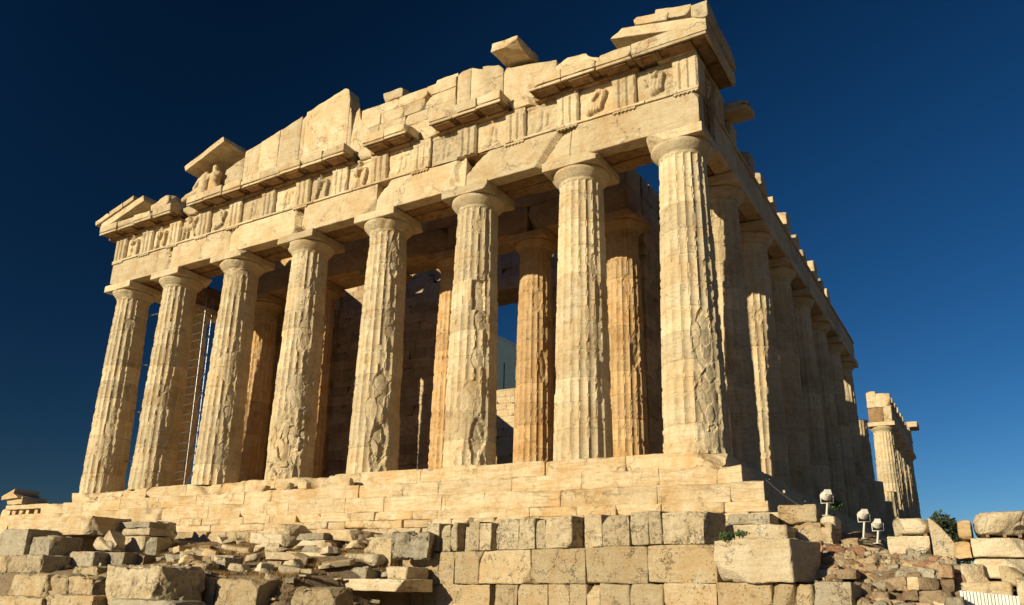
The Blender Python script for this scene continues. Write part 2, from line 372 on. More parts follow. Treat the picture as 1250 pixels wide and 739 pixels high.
# --- columns
def shaft(mb, h, r0, r1, seed, patches=(), nf=8, nz=190, wear=1., zt=None, psi=0, drums=True):
    zt = zt or (h - .76)
    nu = 20 * nf; th = np.linspace(0, 2 * np.pi, nu + 1); z = np.linspace(0, zt, nz)
    rgc = np.random.RandomState(seed + 900); jz = []
    if drums:
        zz = rgc.uniform(.75, 1.)
        while zz < zt - .25:
            jz.append(zz); z = np.concatenate([z, [zz - .016, zz, zz + .016]]); zz += rgc.uniform(.78, 1.02)
    z = np.sort(z)
    TH, ZZ = np.meshgrid(th, z, indexing='ij'); TH = TH.ravel(); ZZ = ZZ.ravel()
    R = r0 + (r1 - r0) * ZZ / h + .016 * np.sin(np.pi * ZZ / h)
    u = (TH / (2 * np.pi) * 20) % 1.; fl = .062 * (1 - (2 * u - 1) ** 2) * R / .95
    fl = fl * sst(zt, zt - .03, ZZ)
    C = np.stack([R * np.cos(TH), R * np.sin(TH), ZZ], 1); so = C + seed * 13.7
    drum = np.searchsorted(jz, ZZ) if jz else np.zeros(len(ZZ), int)
    rr = R - fl
    for g in jz: rr = rr - .016 * np.exp(-((ZZ - g) / .012) ** 2) - .02 * np.clip(fbm(so * 3, 2, 7), 0, 1) * np.exp(-((ZZ - g) / .05) ** 2)
    n = fbm(so * np.array([1.1, 1.1, .6]), 4, seed); er = sst(.27, .34, n * wear + .08 * (wear - 1) + .05 * facet(so * 2.6, seed + 51, .3))
    fk1 = facet(so * np.array([3.2, 3.2, 2.1]), seed + 20, .8); fk2 = facet(so * np.array([9., 9., 6.]), seed + 30, .8)
    lim = R - .044 - (.010 * fk1 + .005 * fk2)
    rr = np.minimum(rr, np.where(er > .02, lim, 9))
    arr = (2 * u - 1) ** 4; cn = facet(so * np.array([7., 7., 3.6]), seed + 40, .8) + .35 * n
    rr = np.minimum(rr, R - arr * .034 * sst(.18, .26, cn) - .0 * cn)
    for (dp, zc, ha, hz, dep) in patches:
        a = math.radians(psi + dp - 90)              # 0 faces the terrace, positive to the right
        da = (TH - a + np.pi) % (2 * np.pi) - np.pi
        if dep < 0:                                   # square cut socket
            q = np.maximum(np.abs(da / math.radians(ha) + .12 * (ZZ - zc)), np.abs((ZZ - zc) / hz)); rr = np.where(q < 1, np.minimum(rr, R + dep + .01 * fk2), rr); continue
        q = np.sqrt((da / math.radians(ha)) ** 2 + ((ZZ - zc) / hz) ** 2) + .22 * fbm(so * 1.9, 3, seed + 8) + .20 * facet(so * 2.3, seed + 50, .3)
        m = sst(1.04, .90 - min(.35, max(dep, 0) * 2.2), q)
        rr = np.minimum(rr, R + .02 - m * (dep * (.75 + .35 * fk1) + .014 * fk1 + .005 * fk2 + .046))
    rr = rr + .003 * fbm(so * 9, 3, seed + 9)
    V = np.stack([rr * np.cos(TH), rr * np.sin(TH), ZZ], 1)
    mb.add(V, gridfaces(nu + 1, len(z), 0), (seed * .37) % 1)
    mb.t[-1] = np.array(rgc.uniform(.2, 1, 40))[np.clip(drum, 0, 39)]
    return mb
def capital(mb, h, r1, seed, ab=1.045, bites=1, bite=.15, s=1., skip_corner=False):
    z0 = h - .76 * s
    pr = [(r1 + .0, z0 - .0), (r1 + .02, z0 + .02), (r1 + .012, z0 + .035), (r1 + .035, z0 + .05), (r1 + .03, z0 + .065), (r1 + .055, z0 + .08), (r1 + .12, z0 + .16), (r1 + .19, z0 + .24), (r1 + .245, z0 + .31), (r1 + .27, z0 + .37), (r1 + .265, z0 + .40), (r1 + .22, z0 + .425), (.3, z0 + .43)]
    def dd(V):
        q = V + seed * 5.1; n = fbm(q * 1.6, 3, seed); e = .10 * sst(.2, .5, n); rad = np.hypot(V[:, 0], V[:, 1])
        f = (rad - e * (.6 + .6 * fbm(q * 4, 2, seed + 1)) + .006 * fbm(q * 7, 2, seed)) / np.maximum(rad, 1e-3); V = V.copy(); V[:, :2] *= f[:, None]; return V
    lathe(mb, pr, (0, 0, 0), 72, .5, dd)
    stone(mb, (0, 0, h - .17), (2 * ab, 2 * ab, .335), chip=.035, rough=.006, res=.07, bites=bites, bite=bite, seed=seed + 300, wedge=(lambda V, h_: V - np.clip(V @ np.array([-.50, -.58, -.645]) - .80 + .05 * fbm(V * 4, 3, 5), 0, None)[:, None] * np.array([-.50, -.58, -.645])) if seed == 24 else None)
    return mb
def column(x, y, z, h, r0, r1, seed, patches=(), mat=M_SHAFT, nf=8, nz=190, wear=1., ab=1.045, bites=1, bite=.15, psi=0, zt=None, cap=True):
    sm = shaft(MB(), h, r0, r1, seed, patches, nf, nz, wear, zt, psi)
    o = sm.build('column', mat, None, origin=(0, 0, 0), smooth=False); o.parent = T; o.location = (x + 15.4, y - 34.8, z + 1.6)
    if cap:
        c = capital(MB(), h, r1, seed, ab, bites, bite).build('capital', mat, None, origin=(0, 0, 0)); c.parent = o
    return o
PSI = {i: math.degrees(math.atan2(CAM[0] - TX[i], 22.9)) for i in TX}
PT = {1: [(-5, 3.2, 18, .9, .04), (10, 1.4, 24, .5, .04), (0, 8.3, 20, .4, .04)],
      2: [(12, 4.4, 24, .9, .04), (20, 2.2, 16, .7, .04), (-10, 3.9, 26, .35, .03), (16, 6.2, 10, .5, .03)],
      3: [(14, 5.4, 17, 1.1, .04), (12, 3.3, 17, 1.0, .05), (8, 1.2, 20, .6, .04), (20, 7.8, 12, .5, .03)],
      4: [(8, 3.5, 44, .9, .04), (-30, 1.35, 66, 1.35, .22), (4, 5.9, 26, .8, .04), (26, 4.6, 20, .9, .06), (18, 8.1, 14, .5, .04)],
      5: [(10, 1.1, 28, 1.05, .15), (10, 3.2, 24, .9, .06), (-4, 4.5, 20, .45, .05), (20, 5.9, 18, .9, .04), (20, 8.6, 18, 1.0, .05), (-14, 2.4, 18, .5, .04)],
      6: [(8, 6.15, 17, .58, -.17), (14, 5.2, 20, .5, .07), (18, 1.0, 24, .9, .13), (-6, 2.3, 28, .8, .05), (10, 3.8, 18, .5, .05), (0, 8.9, 18, .4, .03), (-34, 1.2, 22, .9, .04)],
      7: [(-10, 5.6, 10, .5, .02), (28, 6.4, 16, .6, .03), (12, 2.9, 14, .5, .02), (26, 3.8, 12, .4, .03)],
      8: [(22, 3.3, 26, 1.0, .06), (30, 1.6, 30, 1.1, .08), (4, 2.7, 12, .35, .02), (14, 7.3, 10, .3, .02), (0, .45, 80, .42, .03)]}
for i in range(1, 9):
    column(TX[i], 1.02, curv(TX[i], 0) - .02, 10.43 - curv(TX[i], 0) * .3, .955 if i not in (1, 8) else .972, .745, i * 3, PT[i], psi=PSI[i], wear={4: 1.2, 5: 1.1, 6: 1.1}.get(i, .95),
           ab={8: .97}.get(i, 1.02), bites={8: 1, 2: 4}.get(i, 1), bite={2: .4}.get(i, .12))
protoA = column(TX[8], 4.70, .0, 10.43, .955, .745, 41, [(20, 3, 30, 1.2, .1)], nf=5, nz=90, psi=15)
protoB = column(TX[8], 8.99, .0, 10.43, .955, .745, 47, [(10, 6.6, 20, .25, .1)], nf=5, nz=90, psi=15, wear=.8)
protos = [protoA, protoB]
def copy_col(src, x, y, z, rz):
    o = src.copy(); COL.objects.link(o); o.parent = T; o.location = (x + 15.4, y - 34.8, z + 1.6); o.rotation_euler = (0, 0, rz)
    for ch in src.children:
        c = ch.copy(); COL.objects.link(c); c.parent = o; c.rotation_euler = (0, 0, 0)
    return o
def fy(k): return 1.02 if k == 1 else (68.5 if k == 17 else 4.70 + 4.29 * (k - 2))
for k in range(4, 9): copy_col(protos[k % 2], TX[8], fy(k), curv(0, fy(k)), math.pi / 2 * k)
for k in range(13, 18): copy_col(protos[k % 2], TX[8], fy(k), curv(0, fy(k)), math.pi / 2 * (k + 1))
for k in range(2, 9): copy_col(protos[(k + 1) % 2], TX[1], fy(k), curv(0, fy(k)), math.pi / 2 * (k + 2))
for k, ht in ((9, 7.35), (10, 3.9), (11, 3.0), (12, 4.2)):
    mbs = shaft(MB(), 10.43, .955, .745, 60 + k, [], 5, 50, 1., zt=ht); mbs_v = mbs.v[0]
    top = MB(); th = np.linspace(0, 2 * np.pi, 41)[:-1]
    mbs.add(np.vstack([[0, 0, ht - .01], np.stack([.86 * np.cos(th), .86 * np.sin(th), np.full(40, ht - .012)], 1)]), np.array([[0, 1 + i, 1 + (i + 1) % 40] for i in range(40)]), .5)
    o = mbs.build('broken_column', M_SHAFT, None, origin=(0, 0, 0)); o.parent = T; o.location = (TX[8] + 15.4, fy(k) - 34.8, 1.6 + curv(0, fy(k)))
# inner porch
IX = [-15.44 + s for s in (-10.25, -6.2, -2.05, 2.05, 6.22, 10.2)]
for n, x in enumerate(IX):
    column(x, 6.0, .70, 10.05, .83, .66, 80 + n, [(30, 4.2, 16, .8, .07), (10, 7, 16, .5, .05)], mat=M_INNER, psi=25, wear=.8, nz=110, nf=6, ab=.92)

# --- entablature, west front
def arch_cut(V):
    V = V.copy(); x, z = V[:, 0], V[:, 2]; n = fbm(V * 3.1, 3, 77); fr_ = np.clip((.5 - V[:, 1]) / .1, 0, 1)
    d = x + 6.05 - (z - 10.42) * .8 + .08 * n; m = (d > 0) & (x > -6.1) & (x < -4.4)
    V[:, 1] += fr_ * np.where(m, .22 * np.clip(1 - d / 1.1, 0, 1) + .03 * n, 0)
    V[:, 1] += fr_ * np.where(np.abs(x + 17.52 + .06 * n) < .2, .30, 0) + fr_ * np.where((np.abs(x + 9.3 + .2 * n) < .2 + .25 * n), .16 + .05 * n, 0)
    V[:, 1] += fr_ * np.where((np.abs(x + 26.1 + .2 * n) < .13 + .2 * n), .12, 0)
    return V
def bayblocks(name, xs_, y0, y1, z0, z1, mat=M_MARBLE, dmg={}):
    for i in range(len(xs_) - 1):
        a, b = xs_[i], xs_[i + 1]; mb = MB(); c = curv((a + b) / 2, 0) * .7
        bt, bi = dmg.get(i, (2, .18))
        span(mb, a + .006, b - .006, y0, y0 + .56, z0 + c, z1 + c, chip=.035, rough=.007, res=.07, bites=bt, bite=bi, post=arch_cut)
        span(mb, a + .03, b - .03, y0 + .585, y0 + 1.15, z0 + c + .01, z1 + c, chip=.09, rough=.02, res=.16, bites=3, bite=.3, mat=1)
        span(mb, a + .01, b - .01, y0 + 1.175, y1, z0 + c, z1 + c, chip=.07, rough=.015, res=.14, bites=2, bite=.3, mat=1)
        mb.build(name, [mat, M_CRUST_SHADE], T)
ax = [-30.71] + [TX[i] for i in range(2, 8)] + [-.135]
bayblocks('architrave_block', ax, .135, 1.9, 10.435, 11.66, dmg={6: (1, .12), 5: (3, .42), 4: (3, .3), 3: (2, .28), 2: (2, .3), 0: (1, .1), 1: (2, .22)})
# taenia with regulae and guttae
TGX = [-.53 - 2.1274 * k for k in range(15)]
mb = MB(); x = -30.76
while x < -.10:
    w = min(rg.uniform(1.6, 3.2), -.075 - x)
    mb = MB()
    if rg.rand() > .12 or x < -28 or x > -5: span(mb, x, x + w - .01, .06, .50, 11.665 + curv(x, 0) * .7, 11.755 + curv(x, 0) * .7, chip=.02, rough=.006, res=.09, bites=2, bite=.06); mb.build('taenia', M_MARBLE, T)
    x += w
for k, x in enumerate(TGX):
    if k in (4, 6, 7, 9): continue
    c = curv(x, 0) * .7; mb = MB()
    span(mb, x - .42, x + .42, .072, .13, 11.60 + c, 11.663 + c, chip=.01, rough=.004, res=.1, bites=1, bite=.06)
    for j in range(6): lathe(mb, [(.001, 11.565 + c), (.036, 11.567 + c), (.03, 11.60 + c)], (x - .35 + .14 * j, .10, 0), 10)
    mb.build('regula', M_MARBLE, T)
# frieze
FZ0, FZ1 = 11.76, 13.02
fr = MB(); span(fr, -30.6, -.2, .34, 1.85, FZ0, FZ1 + .0, chip=.02, rough=.01, res=.3, bites=0); fr = fr.build('frieze', M_CRUST_SHADE, T)
def triglyph(x, y0, axis='x', seed=0, worn=0., z0=FZ0, z1=FZ1, parent=None, depth=.30, w=.845, side=1):
    """front face profile: two glyphs and two half glyphs under a flat band"""
    nx, nz = 57, 26; u = np.linspace(-w / 2, w / 2, nx); z = np.linspace(z0, z1, nz); U, Zz = np.meshgrid(u, z, indexing='ij'); U = U.ravel(); Zz = Zz.ravel()
    t = (U / w + .5) * 6; g = np.zeros_like(U)
    for c in (1.999, 4.001): g = np.maximum(g, np.clip(1 - np.abs(t - c) / .55, 0, 1))
    g = np.maximum(g, np.clip(1 - t / .45, 0, 1)); g = np.maximum(g, np.clip(1 - (6 - t) / .45, 0, 1))
    g = g * .085 * sst(z1 - .13, z1 - .17, Zz)
    so = np.stack([U, Zz, np.full_like(U, seed * 3.3)], 1)
    er = np.clip(fbm(so * 2.5, 3, seed) - .15 + worn * .55, 0, 1)
    dep = np.maximum(g * (1 - .0 * worn), .12 * er * (.6 + .5 * fbm(so * 6, 2, seed + 3))) + .008 * fbm(so * 9, 2, seed)
    mb = MB()
    if axis == 'x':
        F_ = np.stack([x + U, y0 + dep, Zz], 1); B_ = np.stack([x + U, np.full_like(U, y0 + depth), Zz], 1)
    else:
        F_ = np.stack([y0 - side * dep, x + side * U, Zz], 1); B_ = np.stack([np.full_like(U, y0 - side * depth), x + side * U, Zz], 1)
    mb.add(F_, gridfaces(nx, nz, 0, False), (seed * .61) % 1)
    # sides and top
    def strip(idx, flip):
        V = np.vstack([F_[idx], B_[idx]]); n = len(idx); i = np.arange(n - 1); q = np.stack([i, i + 1, i + 1 + n, i + n], 1); mb.add(V, q[:, ::-1] if flip else q, .5)
    strip(np.arange(nz), False); strip(np.arange(nz) + (nx - 1) * nz, True); strip(np.arange(nx) * nz + nz - 1, False); strip(np.arange(nx) * nz, True)
    return mb.build('triglyph', M_MARBLE, parent or T)
worn = {0: .0, 1: .1, 2: .5, 3: .2, 4: .1, 5: .9, 6: .1, 7: .5, 8: .1, 9: .5, 10: .2, 11: .1, 12: .1, 13: .2, 14: .1}
for k, x in enumerate(TGX): triglyph(x, .10, 'x', k + 1, worn[k], parent=fr, z0=FZ0 + curv(x, 0) * .7, z1=FZ1 + curv(x, 0) * .5)
rgm = np.random.RandomState(12)
def metope(xa, xb, seed, figs, parent=fr):
    nx, nz = 60, 56; u = np.linspace(xa, xb, nx); z = np.linspace(FZ0 + .03, FZ1, nz); U, Zz = np.meshgrid(u, z, indexing='ij'); U = U.ravel(); Zz = Zz.ravel()
    so = np.stack([U, Zz, np.full_like(U, seed * 2.1)], 1); rel = np.zeros_like(U)
    wx = .06 * fbm(so * 3, 2, seed + 1); wz = .06 * fbm(so * 3 + 40, 2, seed + 2)
    for (ax_, az, bx, bz, r, hgt) in figs:           # limbs of the worn relief as capsules
        A = np.array([xa + ax_ * (xb - xa), FZ0 + .03 + az * 1.2]); B = np.array([xa + bx * (xb - xa), FZ0 + .03 + bz * 1.2])
        d = B - A; px = U + wx - A[0]; pz = Zz + wz - A[1]; t = np.clip((px * d[0] + pz * d[1]) / max(d @ d, 1e-6), 0, 1)
        q = np.hypot(px - t * d[0], pz - t * d[1]); rel = np.maximum(rel, hgt * np.sqrt(np.clip(1 - (q / r) ** 2, 0, 1)))
    rel = rel * (1 + .08 * np.sin(U * 55 + 9 * fbm(so * 2, 2, seed + 9))) * sst(-.6, -.25, fbm(so * 1.7, 2, seed + 7) + .12 * facet(so * 5, seed, .5)) * 1.25 + .035 * fbm(so * 4, 4, seed + 5) + .012 * fbm(so * 14, 2, seed)
    band = .05 * sst(FZ1 - .12, FZ1 - .11, Zz)
    V = np.stack([U, .27 - rel - band, Zz + curv(xa, 0) * .6], 1)
    MB().add(V, gridfaces(nx, nz, 0, False), rgm.rand()).build('metope', M_MARBLE, parent)
horse = [(.2, .55, .7, .6, .16, .14), (.7, .6, .85, .85, .1, .13), (.25, .5, .15, .05, .06, .1), (.4, .5, .42, .1, .05, .1), (.7, .5, .8, .15, .06, .1), (.45, .65, .5, .95, .09, .13)]
fight = [(.3, .1, .35, .5, .09, .12), (.35, .5, .45, .8, .13, .15), (.5, .95, .5, .95, .1, .13), (.45, .75, .75, .7, .07, .12), (.7, .15, .75, .6, .1, .13), (.2, .1, .35, .45, .08, .1)]
slump = [(.3, .2, .6, .3, .14, .14), (.6, .3, .75, .7, .11, .14), (.75, .7, .55, .85, .09, .12), (.55, .8, .4, .6, .07, .1)]
bust = [(.5, .3, .5, .5, .2, .15), (.62, .3, .68, .7, .12, .15), (.4, .62, .55, .8, .1, .13), (.28, .5, .2, .7, .07, .08)]
blank = [(.4, .2, .45, .7, .12, .05), (.6, .3, .62, .6, .1, .04)]
kinds = {0: bust, 1: slump, 2: blank, 3: blank, 4: blank, 5: blank, 6: fight, 7: fight, 8: blank, 9: blank, 10: slump, 11: horse, 12: fight, 13: fight}
for k in range(14): metope(TGX[k + 1] + .425, TGX[k] - .425, 20 + k, kinds[k])
# flank frieze by the corner, then single triglyph blocks standing free
FX = -.10
fk = MB(); span(fk, -1.85, -.34, 1.86, 2.75, FZ0, FZ1, chip=.06, rough=.02, res=.14, bites=2, bite=.2); fk = fk.build('flank_frieze', M_MARBLE, T)
triglyph(.53, FX, 'y', 31, 0, parent=fk); triglyph(2.66, FX, 'y', 32, .2, parent=fk)
nx, nz = 40, 36; yy = np.linspace(.955, 2.235, nx); zz = np.linspace(FZ0, FZ1, nz); U, Zz = np.meshgrid(yy, zz, indexing='ij'); U = U.ravel(); Zz = Zz.ravel(); so = np.stack([U, Zz, U * 0], 1)
MB().add(np.stack([-.27 + np.clip(.16 * np.sqrt(np.clip(1 - ((U - 1.5) / .28) ** 2 - ((Zz - 12.5) / .45) ** 2, 0, 1)), 0, 1) + .05 * fbm(so * 5, 3, 4), U, Zz], 1), gridfaces(nx, nz, 0)).build('metope', M_MARBLE, fk)
for k in range(2, 12):
    y = .53 + 2.1274 * k; top = {2: 12.95, 3: 12.75}.get(k, 12.85 + .12 * math.sin(k * 2.3)); mb = MB()
    span(mb, -1.15, -.13 - .05 * (k % 3), y - .43, y + .43, FZ0, top, chip=.07, rough=.02, res=.1, bites=2, bite=.2); mb.build('triglyph_block', M_MARBLE, T)
# flank architraves
def flank_arch(xo, sgn, y0, y1, pieces):
    for a, b in pieces:
        mb = MB(); c = curv(0, (a + b) / 2)
        span(mb, xo, xo - sgn * .6, a + .006, b - .006, 10.435 + c, 11.66 + c, chip=.03, rough=.007, res=.16, bites=1, bite=.15)
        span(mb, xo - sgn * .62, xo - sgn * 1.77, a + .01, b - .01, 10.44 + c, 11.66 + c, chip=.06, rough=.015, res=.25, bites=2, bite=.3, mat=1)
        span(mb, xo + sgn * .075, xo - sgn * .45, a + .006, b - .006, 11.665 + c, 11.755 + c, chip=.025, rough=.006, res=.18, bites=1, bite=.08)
        mb.build('architrave_block', [M_MARBLE, M_CRUST_SHADE], T)
fa = [1.905] + [fy(k) for k in range(2, 9)] + [fy(8) + .95]
flank_arch(-.135, 1, 0, 0, list(zip(fa[:-1], fa[1:]))); flank_arch(-30.705, -1, 0, 0, list(zip(fa[:-1], fa[1:])))
fb = [fy(13) - .95, fy(14), fy(15), fy(16), 69.3]
flank_arch(-.135, 1, 0, 0, list(zip(fb[:-1], fb[1:])))
for k in range(0, 9):
    y = fy(13) - .45 + 2.12 * k; mb = MB(); span(mb, -1.2, -.12, y - .43, y + .43, 11.76, 12.95 + .07 * math.sin(k * 3), chip=.08, rough=.02, res=.15, bites=2, bite=.2); mb.build('triglyph_block', M_MARBLE, T)
mb = MB(); span(mb, -1.2, .62, 67.7, 70.0, 13.05, 13.6, chip=.06, rough=.02, res=.2, bites=2); span(mb, -1.9, -.12, 67.6, 69.4, 11.76, 13.04, chip=.05, rough=.02, res=.2, bites=1); mb.build('cornice_block', M_MARBLE, T)
mb = MB(); span(mb, -1.95, -1.15, fy(13) - .9, fy(13) + .2, 11.76, 13.2, chip=.08, rough=.02, res=.15, bites=2); mb.build('frieze_backer', M_MARBLE, T)
# --- cornice: fascia, sloping soffit and mutules, broken in places
def cornice(x0, x1, full=True):
    mb = MB(); n = max(1, int(round((x1 - x0) / 1.25))); w = (x1 - x0) / n
    for i in range(n):
        a, b = x0 + i * w, x0 + (i + 1) * w; c = curv((a + b) / 2, 0) * .7; j = rg.uniform(-.04, .03); front = -.55 + j
        def wd(V, h):                                # soffit slopes up towards the wall; drip at the outer edge
            V = V.copy(); low = V[:, 2] < 0; s = np.clip((V[:, 1] + h[1]) / (2 * h[1]), 0, 1); V[:, 2] = np.where(V[:, 2] < -h[2] * .3, V[:, 2] - .08 * s + .03, V[:, 2]); return V
        span(mb, a + .006, b - .006, front, 1.5, 13.20 + c, 13.60 + c + j * .5, chip=.035 if rg.rand() > .35 else .12, rough=.01, res=.08, bites=rg.randint(1, 4), bite=rg.choice([.1, .18, .35]), wedge=wd)
        span(mb, a + .01, b - .01, front + .02, front + .10, 13.10 + c, 13.20 + c, chip=.02, rough=.006, res=.08, bites=2, bite=.06)
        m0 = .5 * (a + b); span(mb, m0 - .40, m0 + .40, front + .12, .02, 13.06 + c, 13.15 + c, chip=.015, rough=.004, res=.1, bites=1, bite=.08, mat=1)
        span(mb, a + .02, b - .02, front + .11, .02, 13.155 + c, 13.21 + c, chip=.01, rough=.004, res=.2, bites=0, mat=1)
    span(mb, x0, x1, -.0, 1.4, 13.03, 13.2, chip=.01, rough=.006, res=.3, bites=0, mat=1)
    return mb.build('cornice', [M_MARBLE, M_CRUST_SHADE], T)
for a, b in ((-31.28, -25.7), (-24.5, -14.65), (-13.66, -11.45), (-10.4, -7.15), (-6.02, -2.1)): cornice(a, b)
for a, b in ((-25.68, -24.52), (-14.63, -13.68), (-11.43, -10.42), (-7.13, -6.04)): span(MB(), a, b, .05, 1.5, 13.05, 13.55, chip=.12, rough=.03, res=.1, bites=4, bite=.35).build('broken_cornice_core', M_MARBLE, T)
# corner cornice turns on to the flank
mb = MB(); span(mb, -2.08, .44, -.56, 1.4, 13.2, 13.62, chip=.03, rough=.008, res=.08, bites=0); span(mb, -1.3, .44, 1.42, 2.75, 13.2, 13.6, chip=.04, rough=.01, res=.1, bites=1, bite=.2)
span(mb, -2.08, .42, -.54, -.46, 13.1, 13.2, chip=.015, rough=.004, res=.08, bites=1, bite=.05); span(mb, .34, .42, -.45, 2.7, 13.1, 13.2, chip=.015, rough=.004, res=.1, bites=1, bite=.05)
span(mb, -1.4, -.12, -.0, 2.7, 13.03, 13.2, chip=.01, rough=.004, res=.3, bites=0)
for m0 in (-1.6, -.53): span(mb, m0 - .40, m0 + .40, -.43, .02, 13.06, 13.15, chip=.01, rough=.004, res=.1, bites=0, mat=1)
span(mb, -2.07, .33, -.44, .0, 13.15, 13.21, chip=.01, rough=.004, res=.2, bites=0, mat=1); span(mb, -.12, .33, .02, 2.7, 13.15, 13.21, chip=.01, rough=.004, res=.2, bites=0, mat=1)
for m0 in (.53, 1.6): span(mb, -.05, .31, m0 - .40, m0 + .40, 13.06, 13.15, chip=.01, rough=.004, res=.1, bites=0, mat=1)
mb.build('corner_cornice', [M_MARBLE, M_CRUST_SHADE], T)
mb = MB(); span(mb, -1.3, .55, 3.95, 4.85, 13.0, 13.45, chip=.05, rough=.01, res=.08, bites=1, bite=.15, wedge=lambda V, h: np.c_[V[:, :2], V[:, 2] - .22 * np.clip(V[:, 0] / h[0], -1, 1) ** 2 * (V[:, 2] > 0)])
mb.build('flank_cornice_block', M_MARBLE, T)
# --- gable wall
def slab_poly(mb, pts, y0, y1, tone=None, seed=1, res=.12, rough=.018, chip=.05):
    """upright slab cut to a broken outline given as (x, z_top) over a level foot"""
    pts = np.array(pts, float); zb = 13.5; xs_ = np.arange(pts[0, 0], pts[-1, 0] + 1e-6, (pts[-1, 0] - pts[0, 0]) / max(2, round((pts[-1, 0] - pts[0, 0]) / res)))
    top = np.interp(xs_, pts[:, 0], pts[:, 1]); top = top + .03 * fbm(np.stack([xs_ * 3, xs_ * 0, xs_ * 0 + seed], 1), 2, seed)
    nz = 26; t = np.linspace(0, 1, nz); U = np.repeat(xs_[:, None], nz, 1); Zz = zb + (top - zb)[:, None] * t[None]
    U = U.ravel(); Zz = Zz.ravel(); so = np.stack([U, Zz, U * 0 + seed * 2.], 1)
    tp = np.repeat(top[:, None], nz, 1).ravel(); dist = np.minimum(np.minimum(U - xs_[0], xs_[-1] - U), tp - Zz)
    rnd = chip * (1 - np.clip(dist / (chip * 1.5), 0, 1)) ** 2
    streak = .012 * fbm(np.stack([U * 9, Zz * .6, U * 0 + seed], 1), 3, seed)
    V0 = np.stack([U, y0 + rnd + rough * fbm(so * 2.5, 4, seed) + streak, Zz], 1); V1 = np.stack([U, np.full_like(U, y1), Zz], 1)
    nx = len(xs_); tn = tone if tone is not None else (seed * .37) % 1
    mb.add(V0, gridfaces(nx, nz, 0, False), tn); mb.add(V1, gridfaces(nx, nz, 0, True), tn)
    def strip(idx, flip):
        n = len(idx); i = np.arange(n - 1); q = np.stack([i, i + 1, i + 1 + n, i + n], 1); mb.add(np.vstack([V0[idx], V1[idx]]), q[:, ::-1] if flip else q, tn)
    strip(np.arange(nz), False); strip(np.arange(nz) + (nx - 1) * nz, True); strip(np.arange(nx) * nz + nz - 1, False)
segs = [[(-24.9, 14.05), (-24.0, 14.3), (-23.1, 14.75)], [(-23.1, 14.9), (-23.0, 15.1), (-21.85, 15.42)], [(-21.84, 15.72), (-20.78, 15.93)], [(-20.77, 15.93), (-19.6, 16.2)], [(-19.59, 16.2), (-18.27, 16.50)], [(-18.26, 16.35), (-18.0, 16.52)],
        [(-17.99, 16.62), (-15.75, 17.13), (-15.5, 16.95), (-15.42, 16.5)], [(-15.41, 16.1), (-15.22, 15.85), (-15.19, 14.6)],
        [(-15.17, 14.4), (-14.9, 15.92), (-14.76, 15.8), (-14.7, 15.3), (-14.1, 14.55), (-14.0, 14.3)]]
for n, s in enumerate(segs):
    mb = MB(); slab_poly(mb, s, .3 + (.04 if n in (5, 7) else 0) - (.02 if n % 2 else 0), 1.0, seed=n + 2); mb.build('gable_slab', M_MARBLE, T)
# rough coursed backing wall right of the gap
def topB(x):
    P_ = [(-14.67, 15.32), (-14.4, 15.63), (-13.95, 15.58), (-13.9, 16.10), (-12.86, 16.12), (-12.02, 15.95), (-11.89, 15.66), (-11.41, 15.60), (-11.19, 15.35), (-10.81, 15.6), (-10.5, 15.82), (-9.8, 15.65)]
    return np.interp(x, [p[0] for p in P_], [p[1] for p in P_])
mb = MB(); z = 13.5; row = 0
while z < 16.2:
    hh = [.62, .52, .54, .46, .46, .3, .3][row % 7]; x = -14.67 + (.0 if row % 2 else -.3)
    while x < -9.75:
        w = rg.uniform(1.0, 2.1); a, b = max(x, -14.67), min(x + w, -9.72); x += w
        if b - a < .15: continue
        tz = float(topB((a + b) / 2))
        if z > tz - .12: continue
        zt = min(z + hh - .006, tz + .04)
        span(mb, a + .004, b - .004, .34 + rg.uniform(-.03, .03), 1.1, z, zt, chip=.035, rough=.014, res=.09, bites=2, bite=.15)
    z += hh; row += 1
mb.build('backing_wall', M_MARBLE, T)
for n, s in enumerate([[(-9.71, 15.62), (-9.5, 15.76), (-9.1, 15.78)], [(-9.09, 15.8), (-8.65, 15.58), (-8.56, 15.55)], [(-8.55, 15.66), (-7.8, 15.46), (-7.6, 15.2)], [(-7.58, 15.02), (-7.45, 15.24), (-6.2, 15.0), (-5.35, 14.79)], [(-5.34, 14.5), (-4.85, 14.70), (-4.16, 14.64), (-4.0, 14.43), (-3.5, 14.2), (-3.2, 13.9)]]):
    mb = MB(); slab_poly(mb, s, .3 + .03 * (n % 2), 1.0, seed=n + 20, rough=.03 if n == 4 else .018); mb.build('gable_slab', M_MARBLE, T)
# raking cornice pieces at both corners
def rake(x0, z0, x1, z1, th, y0, y1, **k):
    mb = MB(); L_ = math.hypot(x1 - x0, z1 - z0); a = math.atan2(z1 - z0, x1 - x0)
    stone(mb, ((x0 + x1) / 2 + th / 2 * math.sin(a), (y0 + y1) / 2, (z0 + z1) / 2 - th / 2 * math.cos(a)), (L_, y1 - y0, th), ty=-a, **{**dict(chip=.03, rough=.008, res=.09, bites=1, bite=.12), **k}); return mb
rake(-2.75, 14.46, .44, 13.72, .36, -.56, 1.5, bites=1, bite=.2).build('raking_cornice', M_MARBLE, T)
rake(-1.95, 14.60, -.75, 14.34, .30, -.60, 1.2, chip=.06, bites=2, bite=.15).build('raking_cornice', M_MARBLE, T)
rake(-1.2, 14.66, .0, 14.36, .40, -.55, 1.3, chip=.04).build('raking_cornice', M_MARBLE, T)
mb = MB(); span(mb, .0, .52, -.62, 2.6, 13.64, 14.25, chip=.08, rough=.02, res=.09, bites=3, bite=.35); mb.build('gutter_corner_block', M_MARBLE, T)
rake(-31.3, 13.72, -28.0, 14.60, .36, -.56, 1.4).build('raking_cornice', M_MARBLE, T)
